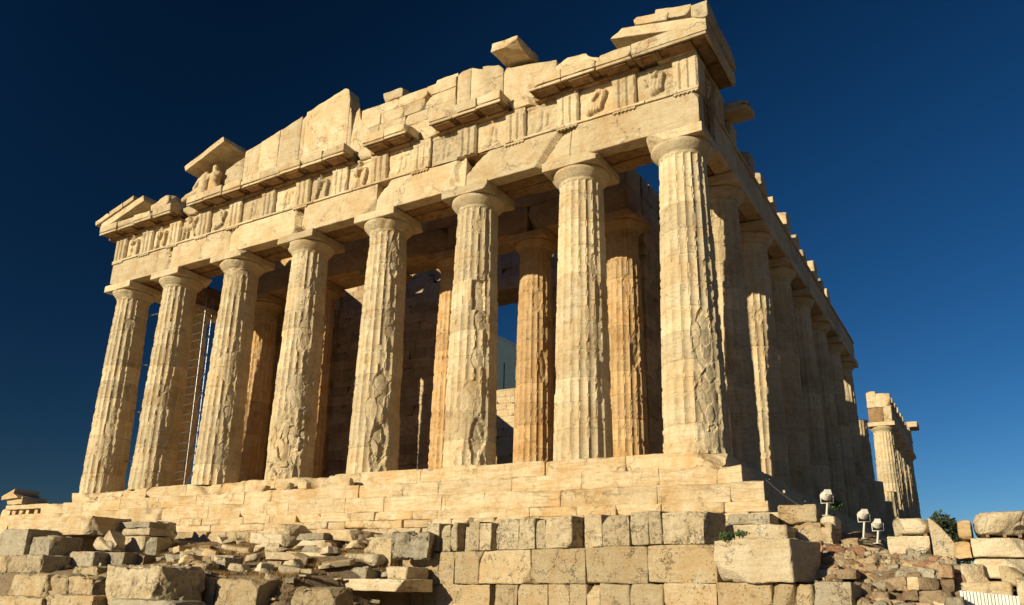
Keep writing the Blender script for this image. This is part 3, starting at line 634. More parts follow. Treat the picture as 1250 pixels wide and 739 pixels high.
for a, b in ((-31.72, -30.62), (-30.6, -29.6), (-29.58, -28.75)):
    s = (14.62 - 13.78) / 3.2; rake(a, 14.02 + (a + 31.5) * s, b, 14.02 + (b + 31.5) * s, .27, -.62, 1.1, chip=.03, bites=1).build('raking_cornice', M_MARBLE, T)
mb = MB(); stone(mb, (-26.9, .3, 13.95), (1.4, 1.3, .55), rz=.1, ty=-.28, chip=.12, rough=.03, bites=4, bite=.3); mb.build('loose_cornice_fragment', M_MARBLE, T)
# --- inner entablature and cella
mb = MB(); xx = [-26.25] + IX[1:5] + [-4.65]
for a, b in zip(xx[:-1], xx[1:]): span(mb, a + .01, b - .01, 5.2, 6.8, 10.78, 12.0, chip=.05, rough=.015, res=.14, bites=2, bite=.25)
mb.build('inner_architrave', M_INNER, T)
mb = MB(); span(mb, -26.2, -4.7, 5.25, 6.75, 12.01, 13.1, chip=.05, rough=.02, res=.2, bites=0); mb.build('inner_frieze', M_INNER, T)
def wall(name, x0, x1, y0, y1, z0, z1, axis, hole=None, top=None, rowh=.52, wid=(1., 1.4), mat=M_WALL):
    mb = MB(); z = z0; r = 0
    while z < z1 - .01:
        h_ = min(rowh, z1 - z); a0, a1 = (x0, x1) if axis == 'x' else (y0, y1); s = a0 - (rg.uniform(0, .6) if r % 2 else 0)
        while s < a1 - .01:
            w = rg.uniform(*wid); a, b = max(s, a0), min(s + w, a1); s += w
            if b - a < .08: continue
            m_ = (a + b) / 2
            if hole and hole[2] < z + h_ / 2 < hole[3]:
                if a >= hole[0] and b <= hole[1]: continue
                if a < hole[0] < b and b <= hole[1] + w: b = hole[0] + rg.uniform(-.08, .1)
                elif a < hole[1] < b: a = hole[1] - rg.uniform(-.08, .1)
            if top and z > top(m_): continue
            j = rg.uniform(-.015, .015)
            if axis == 'x': span(mb, a + .003, b - .003, y0 + j, y1, z, z + h_ - .004, chip=.02, rough=.01, res=.3, bites=1, bite=.12)
            else: span(mb, x0, x1 + j, a + .003, b - .003, z, z + h_ - .004, chip=.02, rough=.01, res=.3, bites=1, bite=.12)
        z += h_; r += 1
    return mb.build(name, mat, T)
wall('door_wall', -25.1, -5.8, 11.0, 12.9, .7, 13.1, 'x', hole=(-17.9, -12.95, .7, 10.9))
mb = MB(); span(mb, -18.6, -12.3, 10.98, 12.92, 10.9, 11.6, chip=.05, rough=.02, res=.2, bites=1); mb.build('door_lintel', M_WALL, T)
wall('cella_wall', -5.85, -4.7, 7.0, 22, .7, 13.1, 'y', top=lambda m: 13.1 if m < 13 else 13.1 - (m - 13) * .9)
wall('cella_wall', -26.2, -25.05, 7.0, 22, .7, 13.1, 'y', top=lambda m: 13.1 if m < 13 else 13.1 - (m - 13) * .9)
wall('restored_wall', -28.4, -24.2, 30, 31.2, .7, 11.2, 'x', mat=M_STEP)
# ------------------------------------------------------------------ things

#PART2
# ------------------------------------------------------------------ loose stones and walls in front
def blk(u0, v0, u1, v1, label, y=None, dep=.9, mat=None, rz=0., cat='stone block', name='stone_block', z0=None, tilt=0., lift=0., group=None, **k):
    """a block whose front face fills the given picture box; y is the depth of its face (none: where it meets the ground)"""
    if y is None: y = ground_hit((u0 + u1) / 2, v1)[1]
    um, vm = (u0 + u1) / 2, (v0 + v1) / 2
    A = at(u0, vm, y); B = at(u1, vm, y); Tp = at(um, v0, y); Bt = at(um, v1, y)
    w = abs(B[0] - A[0]); zt, zb = Tp[2], (Bt[2] if z0 is None else z0); zb -= lift
    wf = w * math.cos(rz)
    k = {**dict(chip=.07, rough=.016, res=.07, bites=3, bite=.18, fc=.02, fs=4.), **k}
    c = ((A[0] + B[0]) / 2 - math.sin(rz) * dep / 2, y + dep / 2, (zt + zb) / 2)
    mb = stone(MB(), c, (w, dep, max(zt - zb, .05)), rz=rz, ty=tilt, **k)
    return mb.build(name, mat or M_GREY, label=label, cat=cat, group=group)
LOOSE = 'fallen blocks in front of the temple'
def fb(*a, **k): k.setdefault('group', LOOSE); return blk(*a, **k)
# left cluster
fb(-12, 646, 31, 682, 'big pale grey block with a smooth face at the left edge of the photo', y=-7.2, mat=M_GREY, dep=1.2, lift=.3)
fb(29, 655, 64, 681, 'grey block just right of the big pale block at the left edge', y=-7.1, mat=M_GREY, dep=1.0, lift=.3, rz=-.1)
fb(9, 677, 50, 700, 'blackened block lying below the pale grey blocks at the left edge', y=-7.6, mat=M_DARKP, dep=1.0, fc=.06)
fb(-14, 678, 8, 699, 'tan block cut by the left edge of the photo below the big pale block', y=-7.6, mat=M_POROS, dep=.9)
fb(63, 654, 88, 671, 'small pale block tucked under the long marble beam at far left', y=-4.9, mat=M_WHITE, dep=1.3, lift=.5, rough=.03)
fb(74, 673, 114, 691, 'squat grey block with a dark round stain on its lit face', y=-6.6, mat=M_GREY, dep=.9, lift=.3)
fb(8, 699, 55, 728, 'rounded tan boulder block in the lower left, left of a pair of pale lumps', y=-8.1, mat=M_POROS, dep=1., fc=.07, chip=.18, lift=.4)
fb(57, 701, 82, 724, 'craggy tan lump between the rounded boulder block and the pale lump in the lower left', y=-8.0, mat=M_POROS, dep=.8, fc=.1, chip=.2, lift=.4)
fb(82, 703, 113, 724, 'craggy pale lump left of the huge black topped boulder', y=-7.9, mat=M_POROS, dep=.8, fc=.1, chip=.18, lift=.4)
fb(83, 691, 118, 703, 'brown shaded block under the squat stained grey block', y=-7.2, mat=M_POROS, dep=.8, fc=.05, lift=.4)
fb(122, 689, 200, 733, 'huge rounded boulder block with a black crusted top in the lower left', y=-8.6, mat=M_DARKP, dep=1.3, fc=.09, chip=.3, rz=-.1, lift=.2, bites=4, bite=.3)
fb(-10, 728, 50, 752, 'long low tan block along the bottom edge at far left', y=-8.9, mat=M_POROS, dep=.9, fc=.05, lift=.3)
fb(52, 726, 112, 750, 'low brown block along the bottom edge under the two craggy lumps', y=-8.8, mat=M_POROS, dep=.9, fc=.05, lift=.3)
fb(131, 732, 208, 752, 'flat topped grey slab below the huge black topped boulder', y=-9.2, mat=M_GREY, dep=1.1, fc=.03, lift=.3)
fb(231, 704, 260, 742, 'upright pale block with a crumbling top in the lower left centre', y=-7.3, mat=M_POROS, dep=.9, fc=.04, lift=.4)
fb(200, 706, 230, 742, 'dark shaded block between the black topped boulder and the upright pale block', y=-6.9, mat=M_DARKP, dep=.6, fc=.04, lift=.4)
fb(261, 706, 314, 742, 'large pale cube shaped block with a rough shaded right side at bottom', y=-7.3, mat=M_POROS, dep=1.0, fc=.04, lift=.4, bite=.25)
fb(353, 716, 408, 745, 'pale lumpy block at the bottom edge beneath the dry grass', y=-6.9, mat=M_POROS, dep=.8, fc=.09, chip=.15, lift=.4)
fb(199, 676, 220, 690, 'small grey cube shaped stone on the dry grass right of the upright slab', y=-5.2, mat=M_GREY, dep=.7, lift=.2)
fb(200, 691, 219, 705, 'pitted pale boulder above the dark gap in the lower left', y=-6.4, mat=M_POROS, dep=.6, fc=.06, chip=.12, rz=.2)
fb(229, 685, 250, 705, 'pale angular boulder perched on the upright pale block', y=-6.7, mat=M_POROS, dep=.6, fc=.09, chip=.12, rz=.2, tilt=.1, lift=.1)
fb(251, 682, 275, 700, 'grey wedge shaped stone behind the large pale cube shaped block', y=-6.0, mat=M_GREY, dep=.7, fc=.06, tilt=-.2, lift=.2)
fb(176, 655, 185, 686, 'tall grey slab standing on edge with its broad side in shade', y=-4.6, mat=M_GREY, dep=1.5, rz=.55, chip=.15, lift=.2)
fb(223, 677, 284, 684, 'wide thin grey slab lying flat beside the dry grass', y=-4.7, mat=M_GREY, dep=1.3, chip=.03, lift=.3, fc=0, tilt=.03)
fb(236, 669, 251, 677, 'small pale cut block on the wide thin grey slab', y=-4.3, mat=M_GREY, dep=.6, lift=.1)
fb(252, 667, 272, 674, 'narrow grey slab behind the wide thin grey slab', y=-3.6, mat=M_GREY, dep=.8, lift=.4, fc=0)
fb(141, 637, 182, 644.5, 'dark topped slab, uppermost of the three piled left of the upright slab', y=-4.05, mat=M_GREY, dep=.9, chip=.03, fc=0, tilt=.02)
fb(148, 645, 182, 654, 'pale slab, middle one of the three piled left of the upright slab', y=-4.1, mat=M_WHITE, dep=.9, fc=.01)
fb(142, 654.5, 176, 664, 'pale slab, lowest of the three piled left of the upright slab', y=-4.2, mat=M_WHITE, dep=1., lift=.35)
fb(10, 632, 112, 652, 'long honey coloured marble beam lying below the temple steps at far left', y=-5.1, mat=M_STEP, dep=1.5, chip=.05, fc=0, rough=.012, lift=.05, bites=2, bite=.25)
fb(127, 654, 142, 660, 'white marble sliver leaning against the pile, upper of three', y=-5.0, mat=M_WHITE, dep=.5, tilt=.75, fc=.01, lift=.25)
fb(122, 658, 137, 664, 'white marble sliver leaning against the pile, middle of three', y=-5.1, mat=M_WHITE, dep=.5, tilt=.65, fc=.01, lift=.25)
fb(113, 662, 134, 667, 'white marble sliver leaning against the pile, lowest and longest of three', y=-5.2, mat=M_WHITE, dep=.5, tilt=.5, fc=.01, lift=.25)
fb(184, 637, 195, 652, 'splintered white marble chunk on the ledge above the upright slab', y=-3.3, mat=M_WHITE, dep=.5, fc=.12, chip=.1, tilt=.5, lift=.25)
fb(194, 638, 204, 650, 'small splintered white marble chunk right of its larger neighbour on the ledge', y=-3.3, mat=M_WHITE, dep=.5, fc=.12, chip=.1, tilt=-.4, lift=.35)
fb(152, 676, 176, 690, 'brown rough stone in the dry grass left of the small grey cube', y=-5.6, mat=M_RUBBLE, dep=.7, fc=.08, lift=.2)
fb(118, 674, 150, 692, 'shaded grey block right of the squat stained grey block', y=-6.1, mat=M_GREY, dep=.8, lift=.2)
# centre stacks
Y1 = -3.9
fb(287, 678, 326, 691, 'cream block with rounded ends at the foot of the leaning stack on the grass', y=Y1, mat=M_WHITE, dep=1.3, lift=.15, fc=.01, chip=.09)
fb(305, 662, 340, 679, 'cream block in the leaning stack, second from the bottom', y=Y1 + .1, mat=M_WHITE, dep=1.2, fc=.01, tilt=.06)
fb(305, 651, 349, 664, 'cream block in the leaning stack, third from the bottom', y=Y1 + .15, mat=M_WHITE, dep=1.2, fc=.01, tilt=.06, lift=.03)
fb(320, 639, 355, 652, 'honey coloured block on top of the leaning stack', y=Y1 + .35, mat=M_STEP, dep=1.1, fc=.01, tilt=.04, lift=.03)
fb(362, 651, 395, 659, 'grey slab on top of the neat pile right of the leaning stack', y=Y1 + .3, mat=M_GREY, dep=1.3, fc=0, chip=.03)
fb(362, 659.5, 396, 666, 'white slab second from the top in the neat pile', y=Y1 + .25, mat=M_WHITE, dep=1.3, fc=0, chip=.03)
fb(366, 666.5, 392, 675, 'grey shaded slab third from the top in the neat pile', y=Y1 + .2, mat=M_GREY, dep=1.3, fc=0, chip=.03)
fb(348, 674.5, 416, 687, 'long pale beam with a dark stained middle at the foot of the neat pile', y=Y1, mat=M_STEP, dep=.9, chip=.04, fc=0, tilt=.045)
fb(416, 675, 459, 689, 'white marble drum piece with rounded edges lying right of the long stained beam', y=Y1 - .1, mat=M_WHITE, dep=.9, chip=.22, fc=0, bites=0, lift=.05)
fb(386, 646, 436, 660, 'wide cream slab with a slanting right end behind the neat pile', y=-3.3, mat=M_STEP, dep=1.2, fc=0, tilt=.05, bites=3, bite=.4)
fb(420, 660, 442, 673, 'dark shaded block under the wide cream slab', y=-3.0, mat=M_GREY, dep=.9, fc=.03, lift=.3)
fb(348, 686, 396, 703, 'honey coloured slab sunk at an angle in the dry grass', y=-4.5, mat=M_STEP, dep=.9, fc=.01, tilt=.14, lift=.15)
fb(397, 693, 447, 706, 'flat grey block with a chipped corner right of the sunken honey coloured slab', y=-4.6, mat=M_GREY, dep=1.1, fc=.02, tilt=-.03, lift=.15, bites=4, bite=.3)
fb(370, 706, 397, 713, 'small flat grey stone lying in the dry grass', y=-5.2, mat=M_GREY, dep=.7, fc=.03, chip=.1, lift=.12)
fb(418, 707, 494, 722, 'long pale marble slab with a hollow worn in its lower edge', y=-5.1, mat=M_WHITE, dep=1.2, fc=0, chip=.04, tilt=-.01, bites=2, bite=.3)
fb(467, 691, 497, 706, 'cream block between the marble drum piece and the great wall', y=-4.6, mat=M_WHITE, dep=1.0, fc=.02, lift=.3)
fb(478, 648, 520, 674, 'big angular boulder with a grey broken side at the left end of the great wall', y=-4.2, mat=M_GREY, dep=.9, fc=.1, fs=2.6, chip=.08, bites=6, bite=.35, lift=.2, rz=.3)
fb(444, 656, 478, 692, 'crumbling pinkish rock mass left of the big angular boulder', y=-3.6, mat=M_POROS, dep=.9, fc=.08, chip=.12, lift=.5)
fb(456, 652, 486, 661, 'small grey slab on the crumbling pinkish rock mass', y=-3.4, mat=M_GREY, dep=.8, fc=.02)
rz_ = np.random.RandomState(41); got = []
def pieces(n, box, smin, smax, mats, label, group):
    c = 0; t = 0
    while c < n and t < 3000:
        t += 1; u = rz_.uniform(box[0], box[2]); v = rz_.uniform(box[1], box[3]); q = ground_hit(u, v)
        if q[1] > -2.4 or any(np.hypot(*(q[:2] - g)) < .38 for g in got): continue
        got.append(q[:2]); s = rz_.uniform(smin, smax); sz = (s * rz_.uniform(1., 1.9), s * rz_.uniform(.7, 1.2), s * rz_.uniform(.25, .6))
        stone(MB(), (q[0], q[1], q[2] + sz[2] * .32), sz, rz=rz_.uniform(-.9, .9), tx=rz_.uniform(-.15, .15), ty=rz_.uniform(-.25, .25), chip=.04, rough=.014, res=.07, bites=5, bite=s * .35, fc=.02, fs=5.).build('stone_piece', mats[c % len(mats)], label=label, cat='broken stone', group=group); c += 1
pieces(34, (205, 660, 470, 700), .28, .62, [M_WHITE, M_STEP], 'pale broken marble piece scattered among the stacks below the steps', 'pale broken marble pieces below the steps')
pieces(26, (60, 655, 300, 712), .22, .5, [M_GREY, M_WHITE, M_POROS], 'broken stone piece lying between the large blocks at the left', 'broken stone pieces between the large blocks')
pieces(16, (300, 690, 480, 738), .12, .3, [M_POROS, M_GREY], 'small rough stone half sunk in the dry grass', 'small stones in the dry grass')
# ashlar wall of large blocks
P0 = np.array([3.18, -6.0]); UD = np.array([-.9723, .2338]); ND = np.array([.2338, .9723])     # along the wall, and away from the viewer
def wl(u, v):
    d = ray(u, v); # intersect with the wall plane
    t = ((P0 - CAM[:2]) @ ND) / (d[:2] @ ND); p = CAM + d * t
    return (p[:2] - P0) @ UD, p[2]
WR = empty('ashlar_wall', (P0[0] - 4, P0[1] + .9, -4.7), 'long wall of great squared tan blocks with a dark weathered top course', 'wall')
def wblk(u0, u1, v0, v1, mat=M_POROS, dep=1.1, dy=0., part='wall_block', **k):
    vm = (v0 + v1) / 2; a, _ = wl(u0, vm); b, _ = wl(u1, vm); _, zt = wl((u0 + u1) / 2, v0); _, zb = wl((u0 + u1) / 2, v1)
    m = (a + b) / 2; c = P0 + UD * m + ND * (dep / 2 + dy); k = {**dict(chip=.045, rough=.013, res=.06, bites=2, bite=.12, fc=.01, fs=5.), **k}
    stone(MB(), (c[0], c[1], (zt + zb) / 2), (abs(a - b) - .006, dep, zt - zb - .006), rz=math.atan2(-UD[1], -UD[0]), **k).build(part, mat, WR)
R1 = lambda u: 638.5 + (u - 530) * (619 - 638.5) / (870 - 530); R2 = lambda u: 675.5 + (u - 490) * (663.5 - 675.5) / 380.
R3 = lambda u: 714. + (u - 500) * (711 - 714) / 495.; R4 = lambda u: R3(u) + 42
for n, (a, b) in enumerate([(520, 535), (536.5, 548), (549, 557), (570, 583), (584, 599), (604, 632), (633, 652), (652, 664), (664.5, 697), (711, 733), (733.5, 767.5), (768, 790), (790, 806), (807, 857)]):
    wblk(a, b, R1((a + b) / 2) + (3 if n % 3 == 1 else 0), R2((a + b) / 2), M_DARKP, .9, dy=.02 + .03 * (n % 2), chip=.04, fc=.014, rough=.014, bite=.12)
wblk(557, 570, 642, R2(563), M_DARKP, .6, dy=.3); wblk(697, 711, 634, R2(704), M_DARKP, .5, dy=.45); wblk(599, 604, 645, R2(600), M_DARKP, .6, dy=.2)
for (a, b) in [(482, 535.5), (535.5, 554), (554, 584), (584, 648), (648, 715), (715, 790), (790, 875)]: wblk(a, b, R2((a + b) / 2), R3((a + b) / 2), M_POROS, dy=.0)
wblk(875, 970, 657.5, R3(920), M_WHITE, 1.3, dy=-.12, chip=.07, fc=.025, rough=.02, bites=3, bite=.15)
for a in range(470, 1010, 60): wblk(a, a + 59, R4(a + 30), R4(a + 30) + 44, M_POROS, dy=.02)
for (a, b) in [(482, 515), (515, 532), (532, 597), (603, 631), (631, 668), (668, 695), (695, 715), (715, 732), (732, 768), (768, 809), (809, 875), (875, 942)]: wblk(a, b, R3((a + b) / 2), R4((a + b) / 2), M_POROS, dy=.01)
wblk(942, 970, R3(950), R4(950), M_POROS); wblk(970, 992, R3(980) + 1, R4(980), M_POROS, dy=.02); wblk(994, 1042, 710, 756, M_GREY, 1.1, dy=-.05, chip=.08, fc=.04)
# blocks between the great wall and the flank steps
RB = 'blocks beside the corner of the temple steps'
def rb(*a, **k): k.setdefault('group', RB); return blk(*a, **k)
rb(946, 615, 996, 638, 'square honey coloured block beside the steps, left of the floodlight on its stone', y=-3.4, mat=M_POROS, dep=1.0, lift=.02, fc=.02)
rb(885, 627, 941, 640, 'flat topped pale slab just right of the shaded end of the dark top course', y=-3.9, mat=M_GREY, dep=1.1, lift=.02, fc=.01)
rb(881, 640, 962, 656, 'long white slab above the green weeds', y=-4.5, mat=M_WHITE, dep=1.3, fc=.02, lift=.4)
rb(873, 642, 880, 657, 'small honey coloured block wedged left of the long white slab', y=-4.3, mat=M_POROS, dep=.8, lift=.3)
rb(963, 637, 1018, 663, 'rough pale rock mass under the square honey coloured block', y=-3.8, mat=M_POROS, dep=1.3, fc=.1, chip=.14, lift=.5)
rb(998, 629, 1020, 642, 'small pale block carrying the floodlight', y=-3.6, mat=M_WHITE, dep=.7, lift=.05, fc=.01)
rb(1025, 657, 1048, 671, 'tan oblong stone on top of the rubble heap near the floodlights', y=-3.9, mat=M_RUBBLE, dep=.7, fc=.05, chip=.12, lift=.25)
rb(1016, 662, 1026, 674, 'small brown stone left of the tan oblong stone', y=-3.9, mat=M_RUBBLE, dep=.5, fc=.05, chip=.12, lift=.25)
# right hand marble blocks
RM_ = 'marble blocks stacked at the right'
def rr(*a, **k): k.setdefault('group', RM_); k.setdefault('mat', M_WHITE); return blk(*a, **k)
rr(1086, 633, 1135, 652, 'cream block with rounded top, upper one of the pair on the rubble heap', y=-3.6, dep=1.0, chip=.12, fc=.01, bites=2)
rr(1083, 654.5, 1135, 679, 'cream block with a level top, lower one of the pair on the rubble heap', y=-3.6, dep=1.1, fc=.01, lift=.35)
def fin(V, h):
    V = V.copy(); t = np.clip((V[:, 0] / h[0] + 1) / 2, 0, 1); V[:, 2] = np.where(V[:, 2] > 0, V[:, 2] * (1 - 1.15 * t ** 1.5), V[:, 2]); return V
rr(1135.5, 631, 1166, 684, 'tall cream block with a slanting broken right side beside the pair on the heap', y=-3.8, dep=.8, fc=.01, wedge=fin, bites=1, lift=.2)
rr(1186, 622, 1262, 653, 'great cream block with a domed top, uppermost at the right edge', y=-4.6, dep=1.3, chip=.14, fc=.02, bites=3, bite=.3)
rr(1168, 635, 1186, 659, 'rounded tan block end left of the great domed block', y=-4.4, dep=.9, chip=.2, fc=.02, mat=M_STEP)
rr(1186, 655.5, 1262, 680, 'great cream block under the domed one at the right edge', y=-4.6, dep=1.4, fc=.01)
rr(1165, 660.5, 1186, 681, 'small tan block left of the lower great cream block', y=-4.45, dep=.9, fc=.01, mat=M_STEP)
rr(1189, 682, 1262, 700, 'white block in the third row down at the right edge', y=-4.8, dep=1.2, fc=.01, lift=.1)
rr(1168, 688, 1206, 709, 'cream block with slanting ends below the small tan block', y=-5.2, dep=.8, fc=.01, lift=.2, wedge=lambda V, h: np.c_[V[:, 0] * (1 - .22 * (V[:, 2] > 0)), V[:, 1:]])
rr(1221, 691, 1262, 708, 'tan block at the right edge in front of the third row', y=-5.1, dep=.7, fc=.02, mat=M_POROS, lift=.1)
rr(1173, 710, 1236, 727, 'long tan slab lying just above the corrugated sheet', y=-5.6, dep=.9, fc=.02, mat=M_STEP, lift=.3)
rr(1242, 705, 1262, 748, 'pale upright block at the lower right corner', y=-5.6, dep=.8, fc=.03, lift=.2)
rr(1151, 727, 1178, 748, 'grey block at the bottom edge left of the corrugated sheet', y=-6.6, dep=.8, fc=.04, mat=M_GREY, lift=.2)
rr(1064, 733, 1085, 748, 'round pale stone at the bottom edge below the rubble wall', y=-7.0, dep=.5, fc=.05, chip=.2, mat=M_GREY, lift=.2)
rr(1090, 735, 1120, 750, 'flat pale stone at the bottom edge below the squared rubble stones', y=-7.0, dep=.5, fc=.05, chip=.12, mat=M_GREY, lift=.2)
for i, (u, lb) in enumerate(((1203, 'wooden spacer, leftmost of those between the two great cream blocks'), (1224, 'wooden spacer in the middle between the two great cream blocks'), (1243, 'wooden spacer, rightmost of those between the two great cream blocks'))):
    blk(u, 652, u + 5, 656.5, lb, y=-4.55, dep=1.1, mat=M_WOOD, name='wood_spacer', cat='wooden spacer', chip=.01, fc=0, rough=.002, bites=0, group='spacers between stacked blocks')
for i, (u, lb) in enumerate(((1097, 'dark wooden spacer under the left of the upper cream block on the heap'), (1127, 'dark wooden spacer under the right of the upper cream block on the heap'))):
    blk(u, 651, u + 5, 656, lb, y=-3.5, dep=.9, mat=M_WOOD, name='wood_spacer', cat='wooden spacer', chip=.01, fc=0, rough=.002, bites=0, group='spacers between stacked blocks')
# corrugated sheet
mb = MB(); A = at(1171, 722, -6.1); B = at(1243, 722, -6.1); Hh = .85; n = 220; u = np.linspace(0, 1, n); xx_ = A[0] + (B[0] - A[0]) * u; zt = at(1171, 721, -6.1)[2] + (at(1243, 728, -6.1)[2] - at(1171, 721, -6.1)[2]) * u
yy_ = -6.1 + .018 * np.sign(np.sin(u * 2 * np.pi * 17)) * np.minimum(1, np.abs(np.sin(u * 2 * np.pi * 17)) * 2.2)
for o_, fl in ((0, False), (.004, True)):
    V = np.stack([np.repeat(xx_, 2), np.repeat(yy_, 2) + o_, np.stack([zt - Hh, zt], 1).ravel()], 1); mb.add(V, gridfaces(n, 2, 0, fl))
mb.build('corrugated_sheet', M_SHEET, smooth=False, label='pale corrugated metal sheet standing at the bottom right', cat='metal sheet')
# rubble wall: squared stones are its parts, the small loose ones on top are things
RW = empty('rubble_wall', tuple(at(1080, 735, -5.8)), 'dry stone wall of brown and tan rubble right of the great wall', 'wall')
rq = np.random.RandomState(77)
def lump(c, s, mat, name, parent=None, sd=0, **k):
    mb = stone(MB(), c, s, rz=rq.uniform(-.6, .6), tx=rq.uniform(-.3, .3), ty=rq.uniform(-.35, .35), chip=min(s) * .38, rough=min(s) * .09, res=.035 if max(s) > .22 else .03, bites=3, bite=min(s) * .35, fc=min(s) * .12, fs=7.)
    return mb.build(name, mat, parent, **k)
def top_v(u): return np.interp(u, [996, 1010, 1040, 1060, 1083, 1120, 1150, 1166, 1172], [664, 668, 668, 668, 678, 680, 682, 690, 706])
zb_rows = 0
for (a, b, c_, d_) in [(1122, 706, 1146, 721), (1107, 704, 1122, 722), (1080, 705, 1106, 722), (1122, 722, 1164, 736), (1149, 708, 1166, 724), (1100, 720, 1121, 733), (1144, 690, 1163, 706), (1020, 695, 1046, 707), (1063, 722, 1084, 735), (1044, 712, 1064, 728), (1140, 736, 1166, 750), (1085, 733, 1106, 748), (1108, 736, 1138, 750), (1046, 730, 1062, 748)]:
    y = -6.0 + (739 - (b + d_) / 2) * .012; A = at(a, (b + d_) / 2, y); B = at(c_, (b + d_) / 2, y); z1_, z0_ = at((a + c_) / 2, b, y)[2], at((a + c_) / 2, d_, y)[2]
    stone(MB(), ((A[0] + B[0]) / 2, y + .25, (z0_ + z1_) / 2), (B[0] - A[0] + .02, .55, z1_ - z0_ + .02), chip=.07, rough=.02, res=.045, bites=3, bite=.1, fc=.03, fs=6., ty=rq.uniform(-.06, .06)).build('wall_stone', M_RUBBLE if rq.rand() > .25 else M_STEP, RW)
for u, v, w, lb in ((350, 598, .34, 'small marble cube left on the step below the fourth column from the left'), (372, 593, .30, 'small marble cube on the step edge right of the fourth column from the left'), (424, 588, .36, 'squared marble remnant on the step below the fifth column from the left'), (322, 606, .28, 'small marble cube low on the steps under the third and fourth columns from the left')):
    q = at(u, v, -.35); stone(MB(), (q[0], -.35, -.55 + w * .4 + curv(q[0], 0) + .0), (w * 1.3, w, w * .8), rz=.15, chip=.03, rough=.012, res=.05, bites=3, bite=.1).build('marble_remnant', M_STEP, label=lb, cat='marble block', group='small marble remnants on the temple steps')
cnt = 0; tries = 0; placed = []
while cnt < 230 and tries < 6000:
    tries += 1
    u = rq.uniform(997, 1170); v = rq.uniform(664, 748); tv = float(top_v(u))
    if v < tv: continue
    if 995 < u < 1048 and v > 706: continue
    if v > 704 and 1078 < u < 1168: continue
    s = .11 + .24 * rq.rand() ** 1.8 if v < 700 else rq.uniform(.16, .32)
    if any((u - a) ** 2 + ((v - b) * 1.35) ** 2 < ((s + c) * 21) ** 2 * .5 for a, b, c in placed): continue
    placed.append((u, v, s)); y = -6.0 + (739 - v) * .0285 + .0; p = at(u, v, y)
    sz = (s * rq.uniform(.9, 1.35), s * rq.uniform(.8, 1.1), s * rq.uniform(.55, .85)); q_ = rq.rand(); mt = M_RED if q_ < .12 else (M_GREY if q_ < .3 else (M_POROS if q_ < .55 else M_RUBBLE))
    if v > 694: lump((p[0], p[1] + .05, p[2]), sz, mt, 'wall_stone', RW)
    elif mt == M_RED: lump((p[0], p[1], p[2]), sz, mt, 'rubble_stone', label='reddish fist sized stone in the loose heap on the rubble wall', cat='rubble stone', group='reddish stones loose on the rubble wall')
    elif mt == M_GREY: lump((p[0], p[1], p[2]), sz, mt, 'rubble_stone', label='greyish fist sized stone in the loose heap on the rubble wall', cat='rubble stone', group='greyish stones loose on the rubble wall')
    else: lump((p[0], p[1], p[2]), sz, mt, 'rubble_stone', label='tan or brown stone in the loose heap on the rubble wall', cat='rubble stone', group='tan and brown stones loose on the rubble wall')
    cnt += 1
# core of the rubble wall behind its stones
X0 = at(998, 700, -4.9); X1 = at(1168, 700, -4.9)
core = MB(); nx, ny = 50, 26; gx = np.linspace(0, 1, nx); gy = np.linspace(0, 1, ny); GX, GY = np.meshgrid(gx, gy, indexing='ij'); GX = GX.ravel(); GY = GY.ravel()
Vc = []
for a, b in zip(GX, GY):
    u = 997 + a * 172; v = 760 + b * (float(top_v(u)) + 6 - 760); y = -6.0 + (739 - v) * .0285 + .14; Vc.append(at(u, v, y))
Vc = np.array(Vc); Vc[:, 2] += .03 * fbm(Vc * 5, 2, 4); core.add(Vc, gridfaces(nx, ny)); core.build('wall_core', M_EARTH, RW)

# ------------------------------------------------------------------ floodlights
def floodlight(u, v0, v1, vfoot, y, label, size, yaw):
    top = at(u, v0, y); bot = at(u, v1, y); foot = at(u, vfoot, y); h = top[2] - bot[2]; c = (top + bot) / 2; h *= .8
    e = empty('floodlight', tuple(foot), label, 'floodlight', 'white floodlights beside the temple')
    R = Matrix.Rotation(yaw, 3, 'Z') @ Matrix.Rotation(math.radians(24), 3, 'X'); Rn = np.array(R)
    def put(mb): mb.v = [(q @ Rn.T) + c for q in mb.v]; return mb
    w = h * .42; pr = [(.001, -h * .42), (w * .55, -h * .42), (w * .75, -h * .36), (w * .80, -h * .2), (w * .95, 0), (w * 1.08, h * .22), (w * 1.1, h * .30), (w * 1.02, h * .31), (w * 1.0, h * .25)]
    m = MB(); V = lathe(MB(), pr, (0, 0, 0), 40).v[0]; F = gridfaces(len(pr), 41, 0, True); V = np.stack([V[:, 0], -V[:, 2], V[:, 1] * .95], 1); m.add(V, F[:, ::-1])
    for k in range(5): stone(m, (0, h * (.26 + .045 * k) , 0), (w * 1.3, .008, w * 1.2), chip=.002, rough=0, res=.2, bites=0)
    put(m).build('housing', M_PAINT, e)
    g = MB(); th = np.linspace(0, 2 * np.pi, 33)[:-1]; V = np.vstack([[0, -h * .26, 0], np.stack([w * np.cos(th), np.full(32, -h * .26), w * np.sin(th) * .95], 1)]); g.add(V, np.array([[0, 1 + (i + 1) % 32, 1 + i] for i in range(32)])); put(g).build('lens', M_GLASS, e)
    t = MB(); a = [(-w * 1.2, 0, 0), (-w * 1.2, 0, -h * .72), (w * 1.2, 0, -h * .72), (w * 1.2, 0, 0)]; tube(t, [tuple(c + np.array(q)) for q in a], .014, 8); t.build('bracket', M_PAINT, e)
    t = MB(); tube(t, [(c[0], c[1], c[2] - h * .72), tuple(foot)], .022, 10); lathe(t, [(.001, foot[2] + .015), (.09, foot[2] + .014), (.09, foot[2]), (.001, foot[2])], (foot[0], foot[1], 0), 20); t.build('pole', M_PAINT, e)
